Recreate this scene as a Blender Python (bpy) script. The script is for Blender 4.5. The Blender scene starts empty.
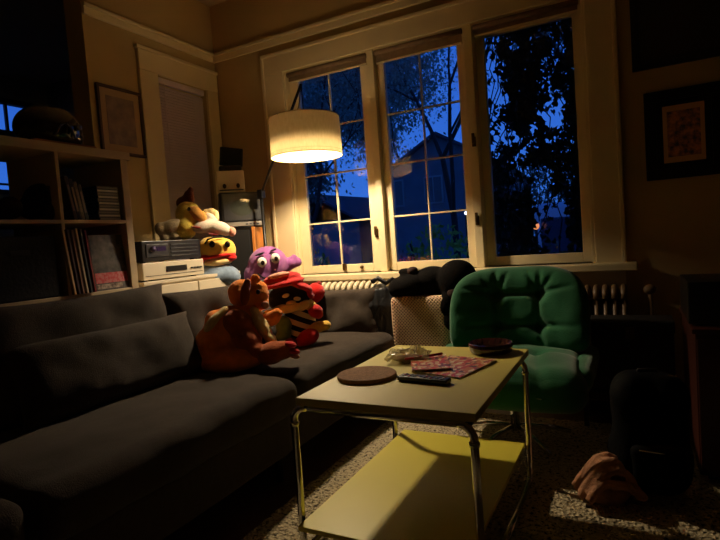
import bpy, bmesh, math, random
from math import sin, cos, pi, radians, sqrt, atan2, hypot
from mathutils import Vector, Matrix, Euler, noise
random.seed(7)
SC = bpy.context.scene
COL = SC.collection

# ------------------------------------------------------------ camera frame (measured from the room's lines)
H = 1.05
F = 524.0
def _n(v): return v.normalized()
AX = _n(Vector((1003., 44., -F)))
AY = Vector((272., 48., F)).normalized()
AY = _n(AY - AX * AX.dot(AY))
AZ = AX.cross(AY)
if AZ.y < 0: AZ = -AZ
CAMP = Vector((0, 0, H))
def ray(px, py):
    c = Vector((px - 360., 270. - py, F))
    return Vector((AX.dot(c), AY.dot(c), AZ.dot(c)))
def at_z(px, py, z):
    d = ray(px, py); return CAMP + d * ((z - H) / d.z)
def at_y(px, py, y):
    d = ray(px, py); return CAMP + d * (y / d.y)
def at_x(px, py, x):
    d = ray(px, py); return CAMP + d * (x / d.x)

# ------------------------------------------------------------ materials
def lin(c):
    return tuple(((v / 255.) / 12.92 if v / 255. <= .04045 else ((v / 255. + .055) / 1.055) ** 2.4) for v in c)
MATS = {}
def mat(name, rgb, rough=.6, metal=0., bump=0., bscale=60., var=0., vscale=8., sheen=0., coat=0., spec=.5, rgb2=None):
    if name in MATS: return MATS[name]
    m = bpy.data.materials.new(name); m.use_nodes = True
    nt = m.node_tree; b = nt.nodes['Principled BSDF']
    col = (*lin(rgb), 1)
    b.inputs['Base Color'].default_value = col
    b.inputs['Roughness'].default_value = rough
    b.inputs['Metallic'].default_value = metal
    b.inputs['Specular IOR Level'].default_value = spec
    b.inputs['Sheen Weight'].default_value = sheen
    b.inputs['Coat Weight'].default_value = coat
    tc = nt.nodes.new('ShaderNodeTexCoord')
    if var > 0 or rgb2:
        nz = nt.nodes.new('ShaderNodeTexNoise'); nz.inputs['Scale'].default_value = vscale; nz.inputs['Detail'].default_value = 4
        nt.links.new(tc.outputs['Object'], nz.inputs['Vector'])
        cr = nt.nodes.new('ShaderNodeValToRGB')
        cr.color_ramp.elements[0].position = .35; cr.color_ramp.elements[1].position = .65
        c2 = lin(rgb2) if rgb2 else tuple(v * (1 - var) for v in lin(rgb))
        cr.color_ramp.elements[0].color = (*c2, 1); cr.color_ramp.elements[1].color = col
        nt.links.new(nz.outputs['Fac'], cr.inputs['Fac'])
        nt.links.new(cr.outputs['Color'], b.inputs['Base Color'])
    if bump > 0:
        nz = nt.nodes.new('ShaderNodeTexNoise'); nz.inputs['Scale'].default_value = bscale; nz.inputs['Detail'].default_value = 3
        nt.links.new(tc.outputs['Object'], nz.inputs['Vector'])
        bp = nt.nodes.new('ShaderNodeBump'); bp.inputs['Strength'].default_value = bump; bp.inputs['Distance'].default_value = .01
        nt.links.new(nz.outputs['Fac'], bp.inputs['Height']); nt.links.new(bp.outputs['Normal'], b.inputs['Normal'])
    MATS[name] = m
    return m

def plush(name, rgb, var=.25): return mat(name, rgb, .95, bump=.5, bscale=160, var=var, vscale=25, sheen=.25, spec=.1)

WALL = mat('painted_wall', (192, 166, 114), .8, bump=.08, bscale=90, var=.06, vscale=3)
CEIL = mat('ceiling_paint', (200, 175, 130), .85, bump=.05, bscale=80)
TRIM = mat('cream_trim', (226, 208, 164), .45, bump=.03, bscale=30, var=.05, vscale=6)
WALLFAR = mat('olive_wall', (176, 166, 122), .85, var=.1, bump=.05)
WOODF = mat('floor_wood', (96, 62, 36), .4, var=.5, vscale=5, bump=.05)
WHITE = mat('white_laminate', (214, 200, 172), .5, var=.05)
CHROME = mat('chrome', (215, 215, 215), .09, metal=1.)
BLACKP = mat('black_plastic', (16, 15, 15), .35)
BLACKM = mat('black_metal', (14, 13, 12), .4, metal=.4)
DARKG = mat('dark_grey_plastic', (34, 34, 36), .4)

# ------------------------------------------------------------ mesh helpers
def link(name, bm, m, parent=None, smooth=False, kind=None):
    me = bpy.data.meshes.new(name)
    bmesh.ops.recalc_face_normals(bm, faces=bm.faces[:])
    bm.to_mesh(me); bm.free()
    for x in (m if isinstance(m, (list, tuple)) else [m]): me.materials.append(x)
    if smooth:
        for p in me.polygons: p.use_smooth = True
    o = bpy.data.objects.new(name, me); COL.objects.link(o)
    if parent: o.parent = parent
    if kind: o['kind'] = kind
    return o
def tag(o, label=None, cat=None, group=None, kind=None):
    if label: o['label'] = label
    if cat: o['category'] = cat
    if group: o['group'] = group
    if kind: o['kind'] = kind
    return o
def empty(name, loc, rz, label, cat, group=None):
    o = bpy.data.objects.new(name, None); COL.objects.link(o)
    o.location = loc; o.rotation_euler = (0, 0, rz); o.empty_display_size = .05
    return tag(o, label, cat, group)
def copy_tree(o, parent=None):
    c = o.copy(); COL.objects.link(c)
    if parent: c.parent = parent
    for ch in [x for x in SC.objects if x.parent == o]: copy_tree(ch, c)
    return c

class MB:
    def __init__(s): s.bm = bmesh.new(); s.mi = 0
    def _mi(s, faces):
        for f in faces: f.material_index = s.mi
    def box(s, x0, x1, y0, y1, z0, z1, bev=0., rot=None, piv=None):
        g = bmesh.ops.create_cube(s.bm, size=1.)
        vs = g['verts']
        c = Vector(((x0+x1)/2, (y0+y1)/2, (z0+z1)/2)); d = (abs(x1-x0), abs(y1-y0), abs(z1-z0))
        for v in vs: v.co = Vector((v.co.x*d[0], v.co.y*d[1], v.co.z*d[2])) + c
        fs = set(f for v in vs for f in v.link_faces)
        if bev > 0:
            bev = min(bev, min(d) * .45)
            es = list(set(e for v in vs for e in v.link_edges))
            r = bmesh.ops.bevel(s.bm, geom=es, offset=bev, segments=2, affect='EDGES', profile=.5)
            fs = set(r['faces']); vs = list(set(v for f in fs for v in f.verts))
            # collect the connected island
            st = list(vs); seen = set(vs)
            while st:
                v = st.pop()
                for e in v.link_edges:
                    w = e.other_vert(v)
                    if w not in seen: seen.add(w); st.append(w)
            vs = list(seen); fs = set(f for v in vs for f in v.link_faces)
        if rot is not None:
            p = Vector(piv) if piv is not None else c
            mtx = Euler(rot).to_matrix()
            for v in vs: v.co = mtx @ (v.co - p) + p
        s._mi(fs); return s
    def tube(s, pts, r, seg=10, cap=True, rads=None):
        pts = [Vector(p) for p in pts]; rings = []
        up = Vector((0, 0, 1)); n = len(pts); prev = None
        for i, p in enumerate(pts):
            t = (pts[min(i+1, n-1)] - pts[max(i-1, 0)]).normalized()
            if prev is None:
                a = t.cross(up) if abs(t.z) < .95 else t.cross(Vector((1, 0, 0)))
            else: a = prev - t * prev.dot(t)
            a.normalize(); prev = a; b = t.cross(a)
            rr = rads[i] if rads else r
            rings.append([s.bm.verts.new(p + (a*cos(2*pi*k/seg) + b*sin(2*pi*k/seg))*rr) for k in range(seg)])
        fs = []
        for i in range(n-1):
            for k in range(seg):
                fs.append(s.bm.faces.new((rings[i][k], rings[i][(k+1) % seg], rings[i+1][(k+1) % seg], rings[i+1][k])))
        if cap:
            fs.append(s.bm.faces.new(rings[0])); fs.append(s.bm.faces.new(rings[-1][::-1]))
        s._mi(fs); return s
    def lathe(s, prof, c=(0, 0, 0), seg=32, close=False):
        c = Vector(c); rings = []
        for r, z in prof:
            if r <= 1e-6: rings.append([s.bm.verts.new(c + Vector((0, 0, z)))])
            else: rings.append([s.bm.verts.new(c + Vector((r*cos(2*pi*k/seg), r*sin(2*pi*k/seg), z))) for k in range(seg)])
        fs = []
        pr = list(zip(rings, rings[1:]))
        if close: pr.append((rings[-1], rings[0]))
        for a, b in pr:
            for k in range(seg):
                k2 = (k+1) % seg
                if len(a) == 1 and len(b) == 1: continue
                if len(a) == 1: fs.append(s.bm.faces.new((a[0], b[k], b[k2])))
                elif len(b) == 1: fs.append(s.bm.faces.new((a[k], b[0], a[k2])))
                else: fs.append(s.bm.faces.new((a[k], b[k], b[k2], a[k2])))
        s._mi(fs); return s
    def ell(s, c, r, rot=(0, 0, 0), sub=3, flat=None):
        g = bmesh.ops.create_icosphere(s.bm, subdivisions=sub, radius=1.)
        mtx = Euler(rot).to_matrix(); c = Vector(c)
        for v in g['verts']:
            v.co = mtx @ Vector((v.co.x*r[0], v.co.y*r[1], v.co.z*r[2])) + c
        s._mi(set(f for v in g['verts'] for f in v.link_faces)); return s
    def quad(s, a, b, c, d):
        vs = [s.bm.verts.new(Vector(p)) for p in (a, b, c, d)]
        s._mi([s.bm.faces.new(vs)]); return s
    def obj(s, name, m, parent=None, smooth=False, kind=None): return link(name, s.bm, m, parent, smooth, kind)

def remesh(o, vox=.01, smooth=6):
    """fuse overlapping lumps of one mesh into one continuous skin"""
    md = o.modifiers.new('r', 'REMESH'); md.mode = 'VOXEL'; md.voxel_size = vox; md.use_smooth_shade = True
    if smooth:
        sm = o.modifiers.new('s', 'SMOOTH'); sm.factor = .5; sm.iterations = smooth
    dg = bpy.context.evaluated_depsgraph_get(); dg.update()
    me = bpy.data.meshes.new_from_object(o.evaluated_get(dg))
    mats = list(o.data.materials)
    o.modifiers.clear(); o.data = me
    if not me.materials:
        for x in mats: me.materials.append(x)
    for p in me.polygons: p.use_smooth = True
    return o

def soft_box(a, b, c, r, n=18, crown=0., wr=.0, seed=0, wscale=4., stretch=(1, 1, 1)):
    """upholstered block, half sizes a,b,c, edge radius r, crowned and wrinkled"""
    bm = bmesh.new()
    bmesh.ops.create_cube(bm, size=2.)
    bmesh.ops.subdivide_edges(bm, edges=bm.edges[:], cuts=n, use_grid_fill=True)
    r = min(r, a, b, c)
    for v in bm.verts:
        u = v.co.copy()
        # concentrate samples near borders
        q = Vector([math.copysign(1 - (1 - abs(t)) ** 1.35, t) for t in u])
        p = Vector((q.x*a, q.y*b, q.z*c))
        inn = Vector((max(-(a-r), min(a-r, p.x)), max(-(b-r), min(b-r, p.y)), max(-(c-r), min(c-r, p.z))))
        d = p - inn
        if d.length > 1e-6: p = inn + d.normalized() * r
        if crown: p.z += crown * (1-q.x**2) * (1-q.y**2) * (1 if q.z > 0 else -.3)
        if wr:
            s = Vector((p.x*wscale*stretch[0]+seed*3.1, p.y*wscale*stretch[1]+seed, p.z*wscale*stretch[2]))
            w = noise.noise(s) + .5*noise.noise(s*2.3)
            dn = Vector((q.x**3/a if a else 0, q.y**3/b, q.z**3/c)); 
            if dn.length > 1e-6: p += dn.normalized() * w * wr
        v.co = p
    return bm

def pillow_mesh(a, b, c, n=26, wr=.006, seed=0, wscale=9.):
    bm = bmesh.new()
    bmesh.ops.create_cube(bm, size=2.)
    bmesh.ops.subdivide_edges(bm, edges=bm.edges[:], cuts=n, use_grid_fill=True)
    for v in bm.verts:
        u, w, t = v.co
        k = max(0., (1-abs(u)**3.2)) ** .5 * max(0., (1-abs(w)**3.2)) ** .5
        th = c*(.12 + .88*k)
        pin = 1 - .07*(1-abs(u)**2)*(abs(w)**2) ; pin2 = 1 - .07*(1-abs(w)**2)*(abs(u)**2)
        p = Vector((u*a*pin2, w*b*pin, t*th))
        s = Vector((p.x*wscale+seed*5, p.y*wscale, t*2+seed))
        p.z += t*wr*(noise.noise(s)+.6*noise.noise(s*2.1))*(.4+k)
        v.co = p
    return bm

def xform(bm, mtx):
    bmesh.ops.transform(bm, matrix=mtx, verts=bm.verts[:])
    return bm
def TR(loc, rot=(0, 0, 0)): return Matrix.Translation(Vector(loc)) @ Euler(rot).to_matrix().to_4x4()

# ============================================================ ROOM
YW, XL, ZC = 3.30, -2.90, 2.99
XR, YB = 1.55, -1.6
XO = -5.6
def struct(name, mb, m, smooth=False): 
    o = mb.obj(name, m, None, smooth, 'structure'); return o

b = MB(); b.box(XO-.1, XR+.1, YB-.1, 3.75, -.1, 0); struct('floor', b, WOODF)
b = MB(); b.box(XO-.1, XR+.1, YB-.1, 3.75, ZC, ZC+.1); struct('ceiling', b, CEIL)
# window wall with the opening of the triple casement (x -2.24..-.2, z .83..2.34)
WX0, WX1, WZ0, WZ1 = -2.24, -.19, .83, 2.34
b = MB()
b.box(XL-.1, WX0, YW, YW+.16, 0, ZC); b.box(WX1, XR+.1, YW, YW+.16, 0, ZC)
b.box(WX0, WX1, YW, YW+.16, 0, WZ0); b.box(WX0, WX1, YW, YW+.16, WZ1, ZC)
struct('wall_back', b, WALL)
# left wall with the narrow window (y 2.69..3.17)
LY0, LY1, LZ0, LZ1 = 2.69, 3.17, .95, 2.31
b = MB()
b.box(XL-.16, XL, 2.16, LY0, 0, ZC); b.box(XL-.16, XL, LY1, YW, 0, ZC)
b.box(XL-.16, XL, LY0, LY1, 0, LZ0); b.box(XL-.16, XL, LY0, LY1, LZ1, ZC)
struct('wall_left', b, WALL)
b = MB(); b.box(XR, XR+.1, YB, YW, 0, ZC); struct('wall_right', b, WALL)
b = MB(); b.box(XO, XR+.1, YB-.1, YB, 0, ZC); struct('wall_front', b, WALLFAR)
# adjoining room beyond the bookcase
b = MB()
FY0, FY1, FZ0, FZ1 = 2.55, 3.47, 1.78, 2.76
b.box(XO-.1, XO, YB, FY0, 0, ZC); b.box(XO-.1, XO, FY1, 3.65, 0, ZC)
b.box(XO-.1, XO, FY0, FY1, 0, FZ0); b.box(XO-.1, XO, FY0, FY1, FZ1, ZC)
struct('wall_far', b, WALLFAR)
b = MB(); b.box(XO, XL-.16, 3.65, 3.75, 0, ZC); struct('wall_side', b, WALLFAR)
# picture rails
b = MB(); b.box(XL, XR, YW-.022, YW, 2.545, 2.60, .006); b.box(XL, XR, YW-.034, YW, 2.59, 2.612, .005); struct('trim_1', b, TRIM)
b = MB(); b.box(XL, XL+.022, 2.16, YW-.035, 2.545, 2.60, .006); b.box(XL, XL+.034, 2.16, YW-.035, 2.59, 2.612, .005); struct('trim_2', b, TRIM)
b = MB(); b.box(XL, XR, YW-.018, YW, 0, .14, .005); struct('baseboard_back', b, TRIM)
b = MB(); b.box(XL, XL+.018, 2.16, YW-.02, 0, .14, .005); struct('baseboard_left', b, TRIM)
b = MB(); b.box(XR-.018, XR, YB, YW-.02, 0, .14, .005); struct('baseboard_right', b, TRIM)

# ---- glass
def glass_mat():
    m = bpy.data.materials.new('window_glass'); m.use_nodes = True
    nt = m.node_tree; nt.nodes.clear()
    out = nt.nodes.new('ShaderNodeOutputMaterial'); mx = nt.nodes.new('ShaderNodeMixShader')
    tr = nt.nodes.new('ShaderNodeBsdfTransparent'); gl = nt.nodes.new('ShaderNodeBsdfGlossy')
    gl.inputs['Roughness'].default_value = .015
    tr.inputs['Color'].default_value = (.96, .98, 1, 1)
    fr = nt.nodes.new('ShaderNodeFresnel'); fr.inputs['IOR'].default_value = 1.5
    nt.links.new(fr.outputs[0], mx.inputs[0]); nt.links.new(tr.outputs[0], mx.inputs[1]); nt.links.new(gl.outputs[0], mx.inputs[2])
    nt.links.new(mx.outputs[0], out.inputs['Surface'])
    return m
GLASS = glass_mat()
BRASS = mat('aged_brass', (92, 70, 38), .4, metal=.9)

# ---- main triple window
win = bpy.data.objects.new('window_1', None); COL.objects.link(win); win['kind'] = 'structure'
win.location = (WX0, YW, WZ0)
def wl(mb, name, m, smooth=False, parent=None, kind=None):
    o = mb.obj(name, m, None, smooth); o.parent = parent or win
    if parent is None: o.matrix_parent_inverse = Matrix.Translation(-Vector(win.location))
    return o
# casing, sill and apron
b = MB()
b.box(-2.41, WX0, YW-.024, YW, .80, 2.34, .004)
b.box(WX1, -.045, YW-.024, YW, .80, 2.34, .004)
b.box(-2.41, -.045, YW-.026, YW, 2.34, 2.475, .004)
b.box(-2.425, -.03, YW-.036, YW, 2.465, 2.49, .005)
b.box(-2.43, -2.405, YW-.034, YW, .80, 2.475, .005); b.box(-.055, -.032, YW-.034, YW, .80, 2.475, .005)
wl(b, 'casing', TRIM)
b = MB(); b.box(-2.46, .02, YW-.10, YW+.10, .785, .83, .008); wl(b, 'window_sill', TRIM)
b = MB(); b.box(-2.41, -.04, YW-.022, YW, .67, .785, .005); b.box(-2.41, -.04, YW-.03, YW, .665, .685, .005); wl(b, 'apron', TRIM)
# jambs and mullions
b = MB()
for x0, x1 in ((WX0, WX0+.015), (-1.555, -1.505), (-.885, -.83), (WX1-.02, WX1)):
    b.box(x0, x1, YW-.012, YW+.14, WZ0, WZ1, .004)
b.box(WX0, WX1, YW-.005, YW+.14, 2.325, 2.34, .003)
wl(b, 'mullion', TRIM)
def sash(x0, x1, z0, z1, y, st, muntins, tilt=0., hinge=0):
    s = MB(); t = .04
    s.box(x0, x0+st, y, y+t, z0, z1, .004); s.box(x1-st, x1, y, y+t, z0, z1, .004)
    s.box(x0+st, x1-st, y, y+t, z0, z0+.06, .004); s.box(x0+st, x1-st, y, y+t, z1-.055, z1, .004)
    so = wl(s, 'sash', TRIM)
    if muntins:
        mm = MB(); xc = (x0+x1)/2
        mm.box(xc-.0055, xc+.0055, y+.008, y+.03, z0+.05, z1-.05, .002)
        for z in (1.205, 1.56, 1.90): mm.box(x0+st, x1-st, y+.008, y+.03, z-.0055, z+.0055, .002)
        mu = mm.obj('muntin', TRIM, so)
    g = MB(); g.box(x0+st-.004, x1-st+.004, y+.018, y+.021, z0+.055, z1-.05)
    go = g.obj('glass', GLASS, so)
    if tilt:
        for o in (go,):
            c = Vector(((x0+x1)/2, y, (z0+z1)/2)); o.data.transform(Matrix.Translation(c) @ Euler(tilt).to_matrix().to_4x4() @ Matrix.Translation(-c))
    return so
sash(WX0+.016, -1.556, WZ0+.002, 2.324, YW+.03, .075, True)
sash(-1.504, -.886, WZ0+.002, 2.324, YW+.03, .055, True, tilt=(radians(-.8), 0, radians(-.5)))
s3 = sash(-.829, WX1-.021, WZ0+.002, 2.324, YW+.07, .052, False)
# hardware: latches and stays
def latch(x, z, y=YW+.028):
    m_ = MB(); m_.box(x-.012, x+.012, y-.012, y+.004, z-.03, z+.03, .003); m_.box(x-.008, x+.008, y-.03, y-.01, z-.012, z+.05, .003)
    return wl(m_, 'latch', BRASS, True)
latch(-1.585, 1.10); latch(-.93+.07, 1.13, YW-.012); latch(-.852, 1.62, YW-.012)
m_ = MB(); m_.box(-1.87, -1.845, YW+.005, YW+.03, .85, .90, .003); wl(m_, 'latch', BRASS)
m_ = MB(); m_.ell((-1.72, YW+.02, .868), (.014, .014, .012)); wl(m_, 'knob', BRASS, True)
# fabric roller blinds pulled up at window heads
LINEN = mat('taupe_blind', (132, 108, 84), .8, bump=.3, bscale=120, var=.2, vscale=30)
for x0, x1, w, z0 in ((WX0+.02, -1.558, 'left', 2.265), (-1.502, -.888, 'middle', 2.25), (-.827, -.215, 'right', 2.27)):
    r = empty('roller_blind', (x0, YW, 2.3), 0, 'taupe roller blind rolled up at the head of the %s window sash' % w, 'blind', 'rolled up blinds on the triple window')
    t = MB(); t.tube([(.005, -.0, .012), (x1-x0-.005, -.0, .012)], .017, 14); t.obj('roll', LINEN, r, True)
    t = MB(); t.box(.01, x1-x0-.01, .006, .012, z0-2.3, .012); t.obj('blind_fabric', LINEN, r)
    t = MB(); t.box(.008, x1-x0-.008, .002, .016, z0-2.312, z0-2.3, .003); t.obj('bottom_rail', TRIM, r)

# ---- narrow left window
w2 = bpy.data.objects.new('window_2', None); COL.objects.link(w2); w2['kind'] = 'structure'; w2.location = (0, 0, 0)
b = MB()
b.box(XL, XL+.024, 2.535, LY0, .82, LZ1, .004); b.box(XL, XL+.024, LY1, 3.285, .82, LZ1, .004)
b.box(XL, XL+.026, 2.535, 3.285, LZ1, 2.455, .004); b.box(XL, XL+.036, 2.52, 3.29, 2.445, 2.47, .005)
b.obj('casing', TRIM, w2)
b = MB(); b.box(XL-.1, XL+.07, 2.50, 3.29, .905, .95, .006); b.obj('window_sill', TRIM, w2)
b = MB()
b.box(XL-.09, XL-.05, LY0, LY0+.05, LZ0, LZ1, .004); b.box(XL-.09, XL-.05, LY1-.05, LY1, LZ0, LZ1, .004)
b.box(XL-.09, XL-.05, LY0+.05, LY1-.05, LZ0, LZ0+.05, .004); b.box(XL-.09, XL-.05, LY0+.05, LY1-.05, LZ1-.05, LZ1, .004)
sh = b.obj('sash', TRIM, w2)
b = MB(); b.box(XL-.072, XL-.069, LY0+.045, LY1-.045, LZ0+.045, LZ1-.045); b.obj('glass', GLASS, sh)
BLIND = mat('venetian_slat', (214, 200, 214), .5, var=.05)
vb = empty('venetian_blind', (XL-.025, (LY0+LY1)/2, LZ0), 0, 'grey lilac venetian blind closed over the narrow left window', 'blind')
b = MB(); z = .02
while z < LZ1-LZ0-.05:
    b.box(-.011, .011, -.228, .228, z-.0007, z+.0007, rot=(0, radians(72), 0)); z += .0205
b.obj('slats', BLIND, vb)
b = MB(); b.box(-.016, .016, -.234, .234, LZ1-LZ0-.045, LZ1-LZ0-.003, .004); b.obj('headrail', BLIND, vb)
b = MB(); b.box(-.012, .012, -.23, .23, .002, .014, .003); b.obj('bottom_rail', BLIND, vb)
b = MB(); b.tube([(.022, -.17, LZ1-LZ0-.04), (.022, -.17, .75)], .003, 6); b.obj('wand', BLIND, vb)

# ---- far room window
w3 = bpy.data.objects.new('window_3', None); COL.objects.link(w3); w3['kind'] = 'structure'
DKTRIM = mat('dark_window_wood', (46, 40, 34), .5)
b = MB()
b.box(XO-.06, XO+.02, FY0, FY0+.05, FZ0, FZ1); b.box(XO-.06, XO+.02, FY1-.05, FY1, FZ0, FZ1)
b.box(XO-.06, XO+.02, FY0, FY1, FZ0, FZ0+.05); b.box(XO-.06, XO+.02, FY0, FY1, FZ1-.05, FZ1)
b.box(XO-.05, XO-.0, FY0, FY1, 2.14, 2.44)
b.box(XO-.045, XO-.015, 3.20, 3.225, FZ0, FZ1)
b.box(XO-.045, XO-.015, FY0, FY1, 1.88, 1.90)
sh = b.obj('sash', DKTRIM, w3)
b = MB(); b.box(XO-.034, XO-.03, FY0+.04, FY1-.04, FZ0+.04, FZ1-.04); b.obj('glass', GLASS, sh)

# ============================================================ OUTSIDE
NIGHT = mat('dusk_ground', (60, 62, 50), .95, var=.5, vscale=1.5)
b = MB(); b.box(-40, 30, YW+.2, 60, -1.2, -1.0)
tag(b.obj('garden_ground', NIGHT), 'dark garden ground outside the windows', 'ground', kind='structure')
b = MB(); b.box(-40, XO-.2, -20, YW+.2, -1.2, -1.0)
tag(b.obj('side_yard_ground', NIGHT), 'dark ground outside the far room', 'ground', kind='structure')

def tree(name, label, base, height, spread, seed, leaves, leafsize, leafcol, barkcol=(40, 36, 30), lo=.95, cat='tree', depth=4, group=None, ysq=1.):
    rnd = random.Random(seed)
    r = empty(name, base, 0, label, cat, group)
    br = MB(); tips = []
    def grow(p, d, L, rad, lv):
        q = [p]; 
        for i in range(3):
            d = (d + Vector((rnd.uniform(-.2, .2), rnd.uniform(-.2, .2)*ysq, rnd.uniform(-.05, .15)))).normalized()
            q.append(q[-1] + d*L/3)
        br.tube(q, rad, 5, False, [rad, rad*.9, rad*.8, rad*.65])
        if lv <= 2: tips.extend(q[1:])
        if lv > 0:
            for i in range(3 if lv > 1 else 4):
                a = rnd.uniform(0, 2*pi); k = spread*rnd.uniform(.6, 1.2)
                nd = (d + Vector((cos(a)*k, sin(a)*k*ysq, rnd.uniform(-.2, .4)))).normalized()
                grow(q[rnd.choice([2, 3, 3])], nd, L*rnd.uniform(.6, .8), rad*.55, lv-1)
    grow(Vector((0, 0, 0)), Vector((0, 0, 1)), height*.38, height*.009, depth)
    br.obj('branches', mat('bark', barkcol, .9, var=.3), r, True)
    if leaves:
        lf = bmesh.new()
        for i in range(leaves):
            c = rnd.choice(tips) + Vector((rnd.gauss(0, .16), rnd.gauss(0, .16), rnd.gauss(0, .16)))*height*lo*.3
            e = Euler((rnd.uniform(0, 6), rnd.uniform(0, 6), rnd.uniform(0, 6))).to_matrix()
            s = leafsize*rnd.uniform(.6, 1.3)
            pts = [(-s*.5, 0, 0), (0, -s*.28, s*.05), (s*.6, 0, 0), (0, s*.28, s*.05)]
            lf.faces.new([lf.verts.new(c + e @ Vector(p)) for p in pts])
        link('leaves', lf, mat('leaf_'+name+str(leafcol[0]), leafcol, .8, var=.4), r)
    return r
tree('garden_tree', 'fine leaved tree outside filling the left window sash against dusk sky', (-5.6, 8.8, -1), 8.5, .9, 3, 26000, .06, (134, 144, 130))
tree('garden_tree', 'feathery tree outside spreading above the gabled house', (-3.1, 10.2, -1), 9.5, 1.0, 11, 22000, .055, (130, 142, 126))
tree('garden_tree', 'dark tree trunk and crown outside behind the ivy covered sash', (.3, 10.0, -1), 8.0, .8, 5, 12000, .08, (120, 130, 116))
tree('far_tree', 'distant leafy tree outside left of the gabled house', (-9.6, 12.6, -1), 6.6, .9, 21, 34000, .13, (120, 130, 116))

tree('far_tree', 'distant leafy tree outside rising behind the gabled house', (-8.2, 24, -1), 11., .9, 31, 22000, .16, (134, 144, 128))
def shrub(base, r_, h, seed, n, label, col, name='shrub'):
    rnd = random.Random(seed)
    root = empty(name, base, 0, label, 'shrub', 'shrubs below the window')
    st = MB()
    for i in range(9):
        a = rnd.uniform(0, 2*pi); q = Vector((cos(a)*r_*.6, sin(a)*r_*.6, h*rnd.uniform(.6, .95)))
        st.tube([(cos(a)*.05, sin(a)*.05, 0), tuple(q*.5+Vector((0, 0, .1*h))), tuple(q)], .012, 5)
    st.obj('stems', mat('bark', (40, 36, 30), .9), root)
    lf = bmesh.new()
    for i in range(n):
        a = rnd.uniform(0, 2*pi); t = rnd.uniform(0, 1); rr = r_*sqrt(rnd.uniform(0, 1))*sqrt(max(.05, 1-(t*1.0-.35)**2))
        c = Vector((cos(a)*rr, sin(a)*rr, h*(.1+.9*t)*(1-.25*(rr/r_)**2)))
        e = Euler((rnd.uniform(0, 6), rnd.uniform(0, 6), rnd.uniform(0, 6))).to_matrix(); s = .09*rnd.uniform(.5, 1.3)
        lf.faces.new([lf.verts.new(c + e @ Vector(p)) for p in [(-s*.5, 0, 0), (0, -s*.25, 0), (s*.6, 0, 0), (0, s*.25, 0)]])
    link('leaves', lf, mat('shrub_leaf%d' % seed, col, .8, var=.5, vscale=12), root)
shrub((-3.9, 5.6, -1), .7, 2.1, 1, 1500, 'olive shrub outside behind the left window sash', (160, 170, 70))
shrub((-3.05, 6.9, -1), .55, 1.95, 2, 1200, 'loose bluish shrub outside between the two left sashes', (86, 100, 84))
shrub((-1.95, 5.7, -1), .6, 2.2, 3, 1700, 'yellow green shrub outside low in the middle window sash', (170, 180, 70))
shrub((-.9, 5.4, -1), .6, 2.0, 4, 1300, 'dark shrub outside under the ivy in the right sash', (64, 78, 56))

shrub((-1.6, 14.3, -1), 1.9, 4.1, 6, 16000, 'tall dark hedge outside behind the parked van', (80, 92, 74), 'hedge')
# house across the garden
hs = empty('gabled_house', (-5.35, 15.5, -.85), radians(4), 'dark gabled neighbour house seen through the middle sash', 'house')
SIDING = mat('house_siding', (120, 126, 134), .85, var=.2, vscale=2)
ROOF = mat('house_roof', (84, 84, 90), .9, var=.3, vscale=4)
b = MB(); b.box(-1.9, 2.3, 0, 6, -.15, 3.7)
bm = b.bm
vs = [bm.verts.new(p) for p in ((-1.9, 0, 3.7), (2.3, 0, 3.7), (.2, 0, 4.95), (-1.9, 6, 3.7), (2.3, 6, 3.7), (.2, 6, 4.95))]
for f in ((0, 1, 2), (3, 5, 4), (0, 2, 5, 3), (1, 4, 5, 2)): bm.faces.new([vs[i] for i in f])
b.obj('wall', SIDING, hs)
b = MB(); L_ = hypot(2.4, 1.54)
for sgn in (-1, 1):
    b.box(.2, .2+sgn*2.6, -.25, 6.2, 4.96, 5.04, rot=(0, sgn*atan2(1.25, 2.1), 0), piv=(.2, 3, 5.0))
b.obj('roof', ROOF, hs)
WINF = mat('house_window_frame', (150, 150, 150), .7)
WING = mat('house_window_glass', (50, 60, 75), .1)
for wx in (-1.25, .0, 1.3):
    b = MB(); b.box(wx-.3, wx+.3, -.05, .0, 2.9, 3.75); f = b.obj('window', WINF, hs)
    b = MB(); b.box(wx-.25, wx-.02, -.06, -.052, 2.95, 3.7); b.box(wx+.02, wx+.25, -.06, -.052, 2.95, 3.7); b.obj('pane', WING, f)
hs2 = empty('low_house', (-10.4, 17, -1), radians(-5), 'low dark neighbour house seen through the left sash', 'house')
b = MB(); b.box(-2.3, 1.7, 0, 6, 0, 2.9); b.obj('wall', SIDING, hs2)
b = MB()
for sgn in (-1, 1): b.box(-.3, -.3+sgn*2.5, -.2, 6.2, 3.9, 3.98, rot=(0, sgn*atan2(1.1, 2.1), 0), piv=(-.3, 3, 3.95))
b.obj('roof', ROOF, hs2)
# lit garage/van shape beyond the right sash
vn = empty('parked_van', (-1.0, 8.2, -1), radians(3), 'pale parked van outside low in the right sash', 'van')
VANP = mat('van_paint', (176, 180, 186), .35)
b = MB(); b.box(-.30, .62, 0, 3.8, .9, 2.42, .09); b.box(-.32, .64, -.1, 3.8, .4, 1.2, .08); b.obj('body', VANP, vn, True)
b = MB(); b.box(-.2, .52, -.015, .02, 1.65, 2.2, .02); b.obj('windscreen', WING, vn)
for sx in (-.33, .65):
    for yy in (.6, 3.2):
        b = MB(); b.tube([(sx-.1, yy, .35), (sx+.1, yy, .35)], .33, 20); b.obj('wheel', BLACKP, vn, True)
def emis(name, rgb, s):
    m = bpy.data.materials.new(name); m.use_nodes = True; n = m.node_tree.nodes['Principled BSDF']
    n.inputs['Base Color'].default_value = (*lin(rgb), 1); n.inputs['Emission Color'].default_value = (*lin(rgb), 1); n.inputs['Emission Strength'].default_value = s
    return m
pl_ = at_y(536, 226, 7.6)
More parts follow.
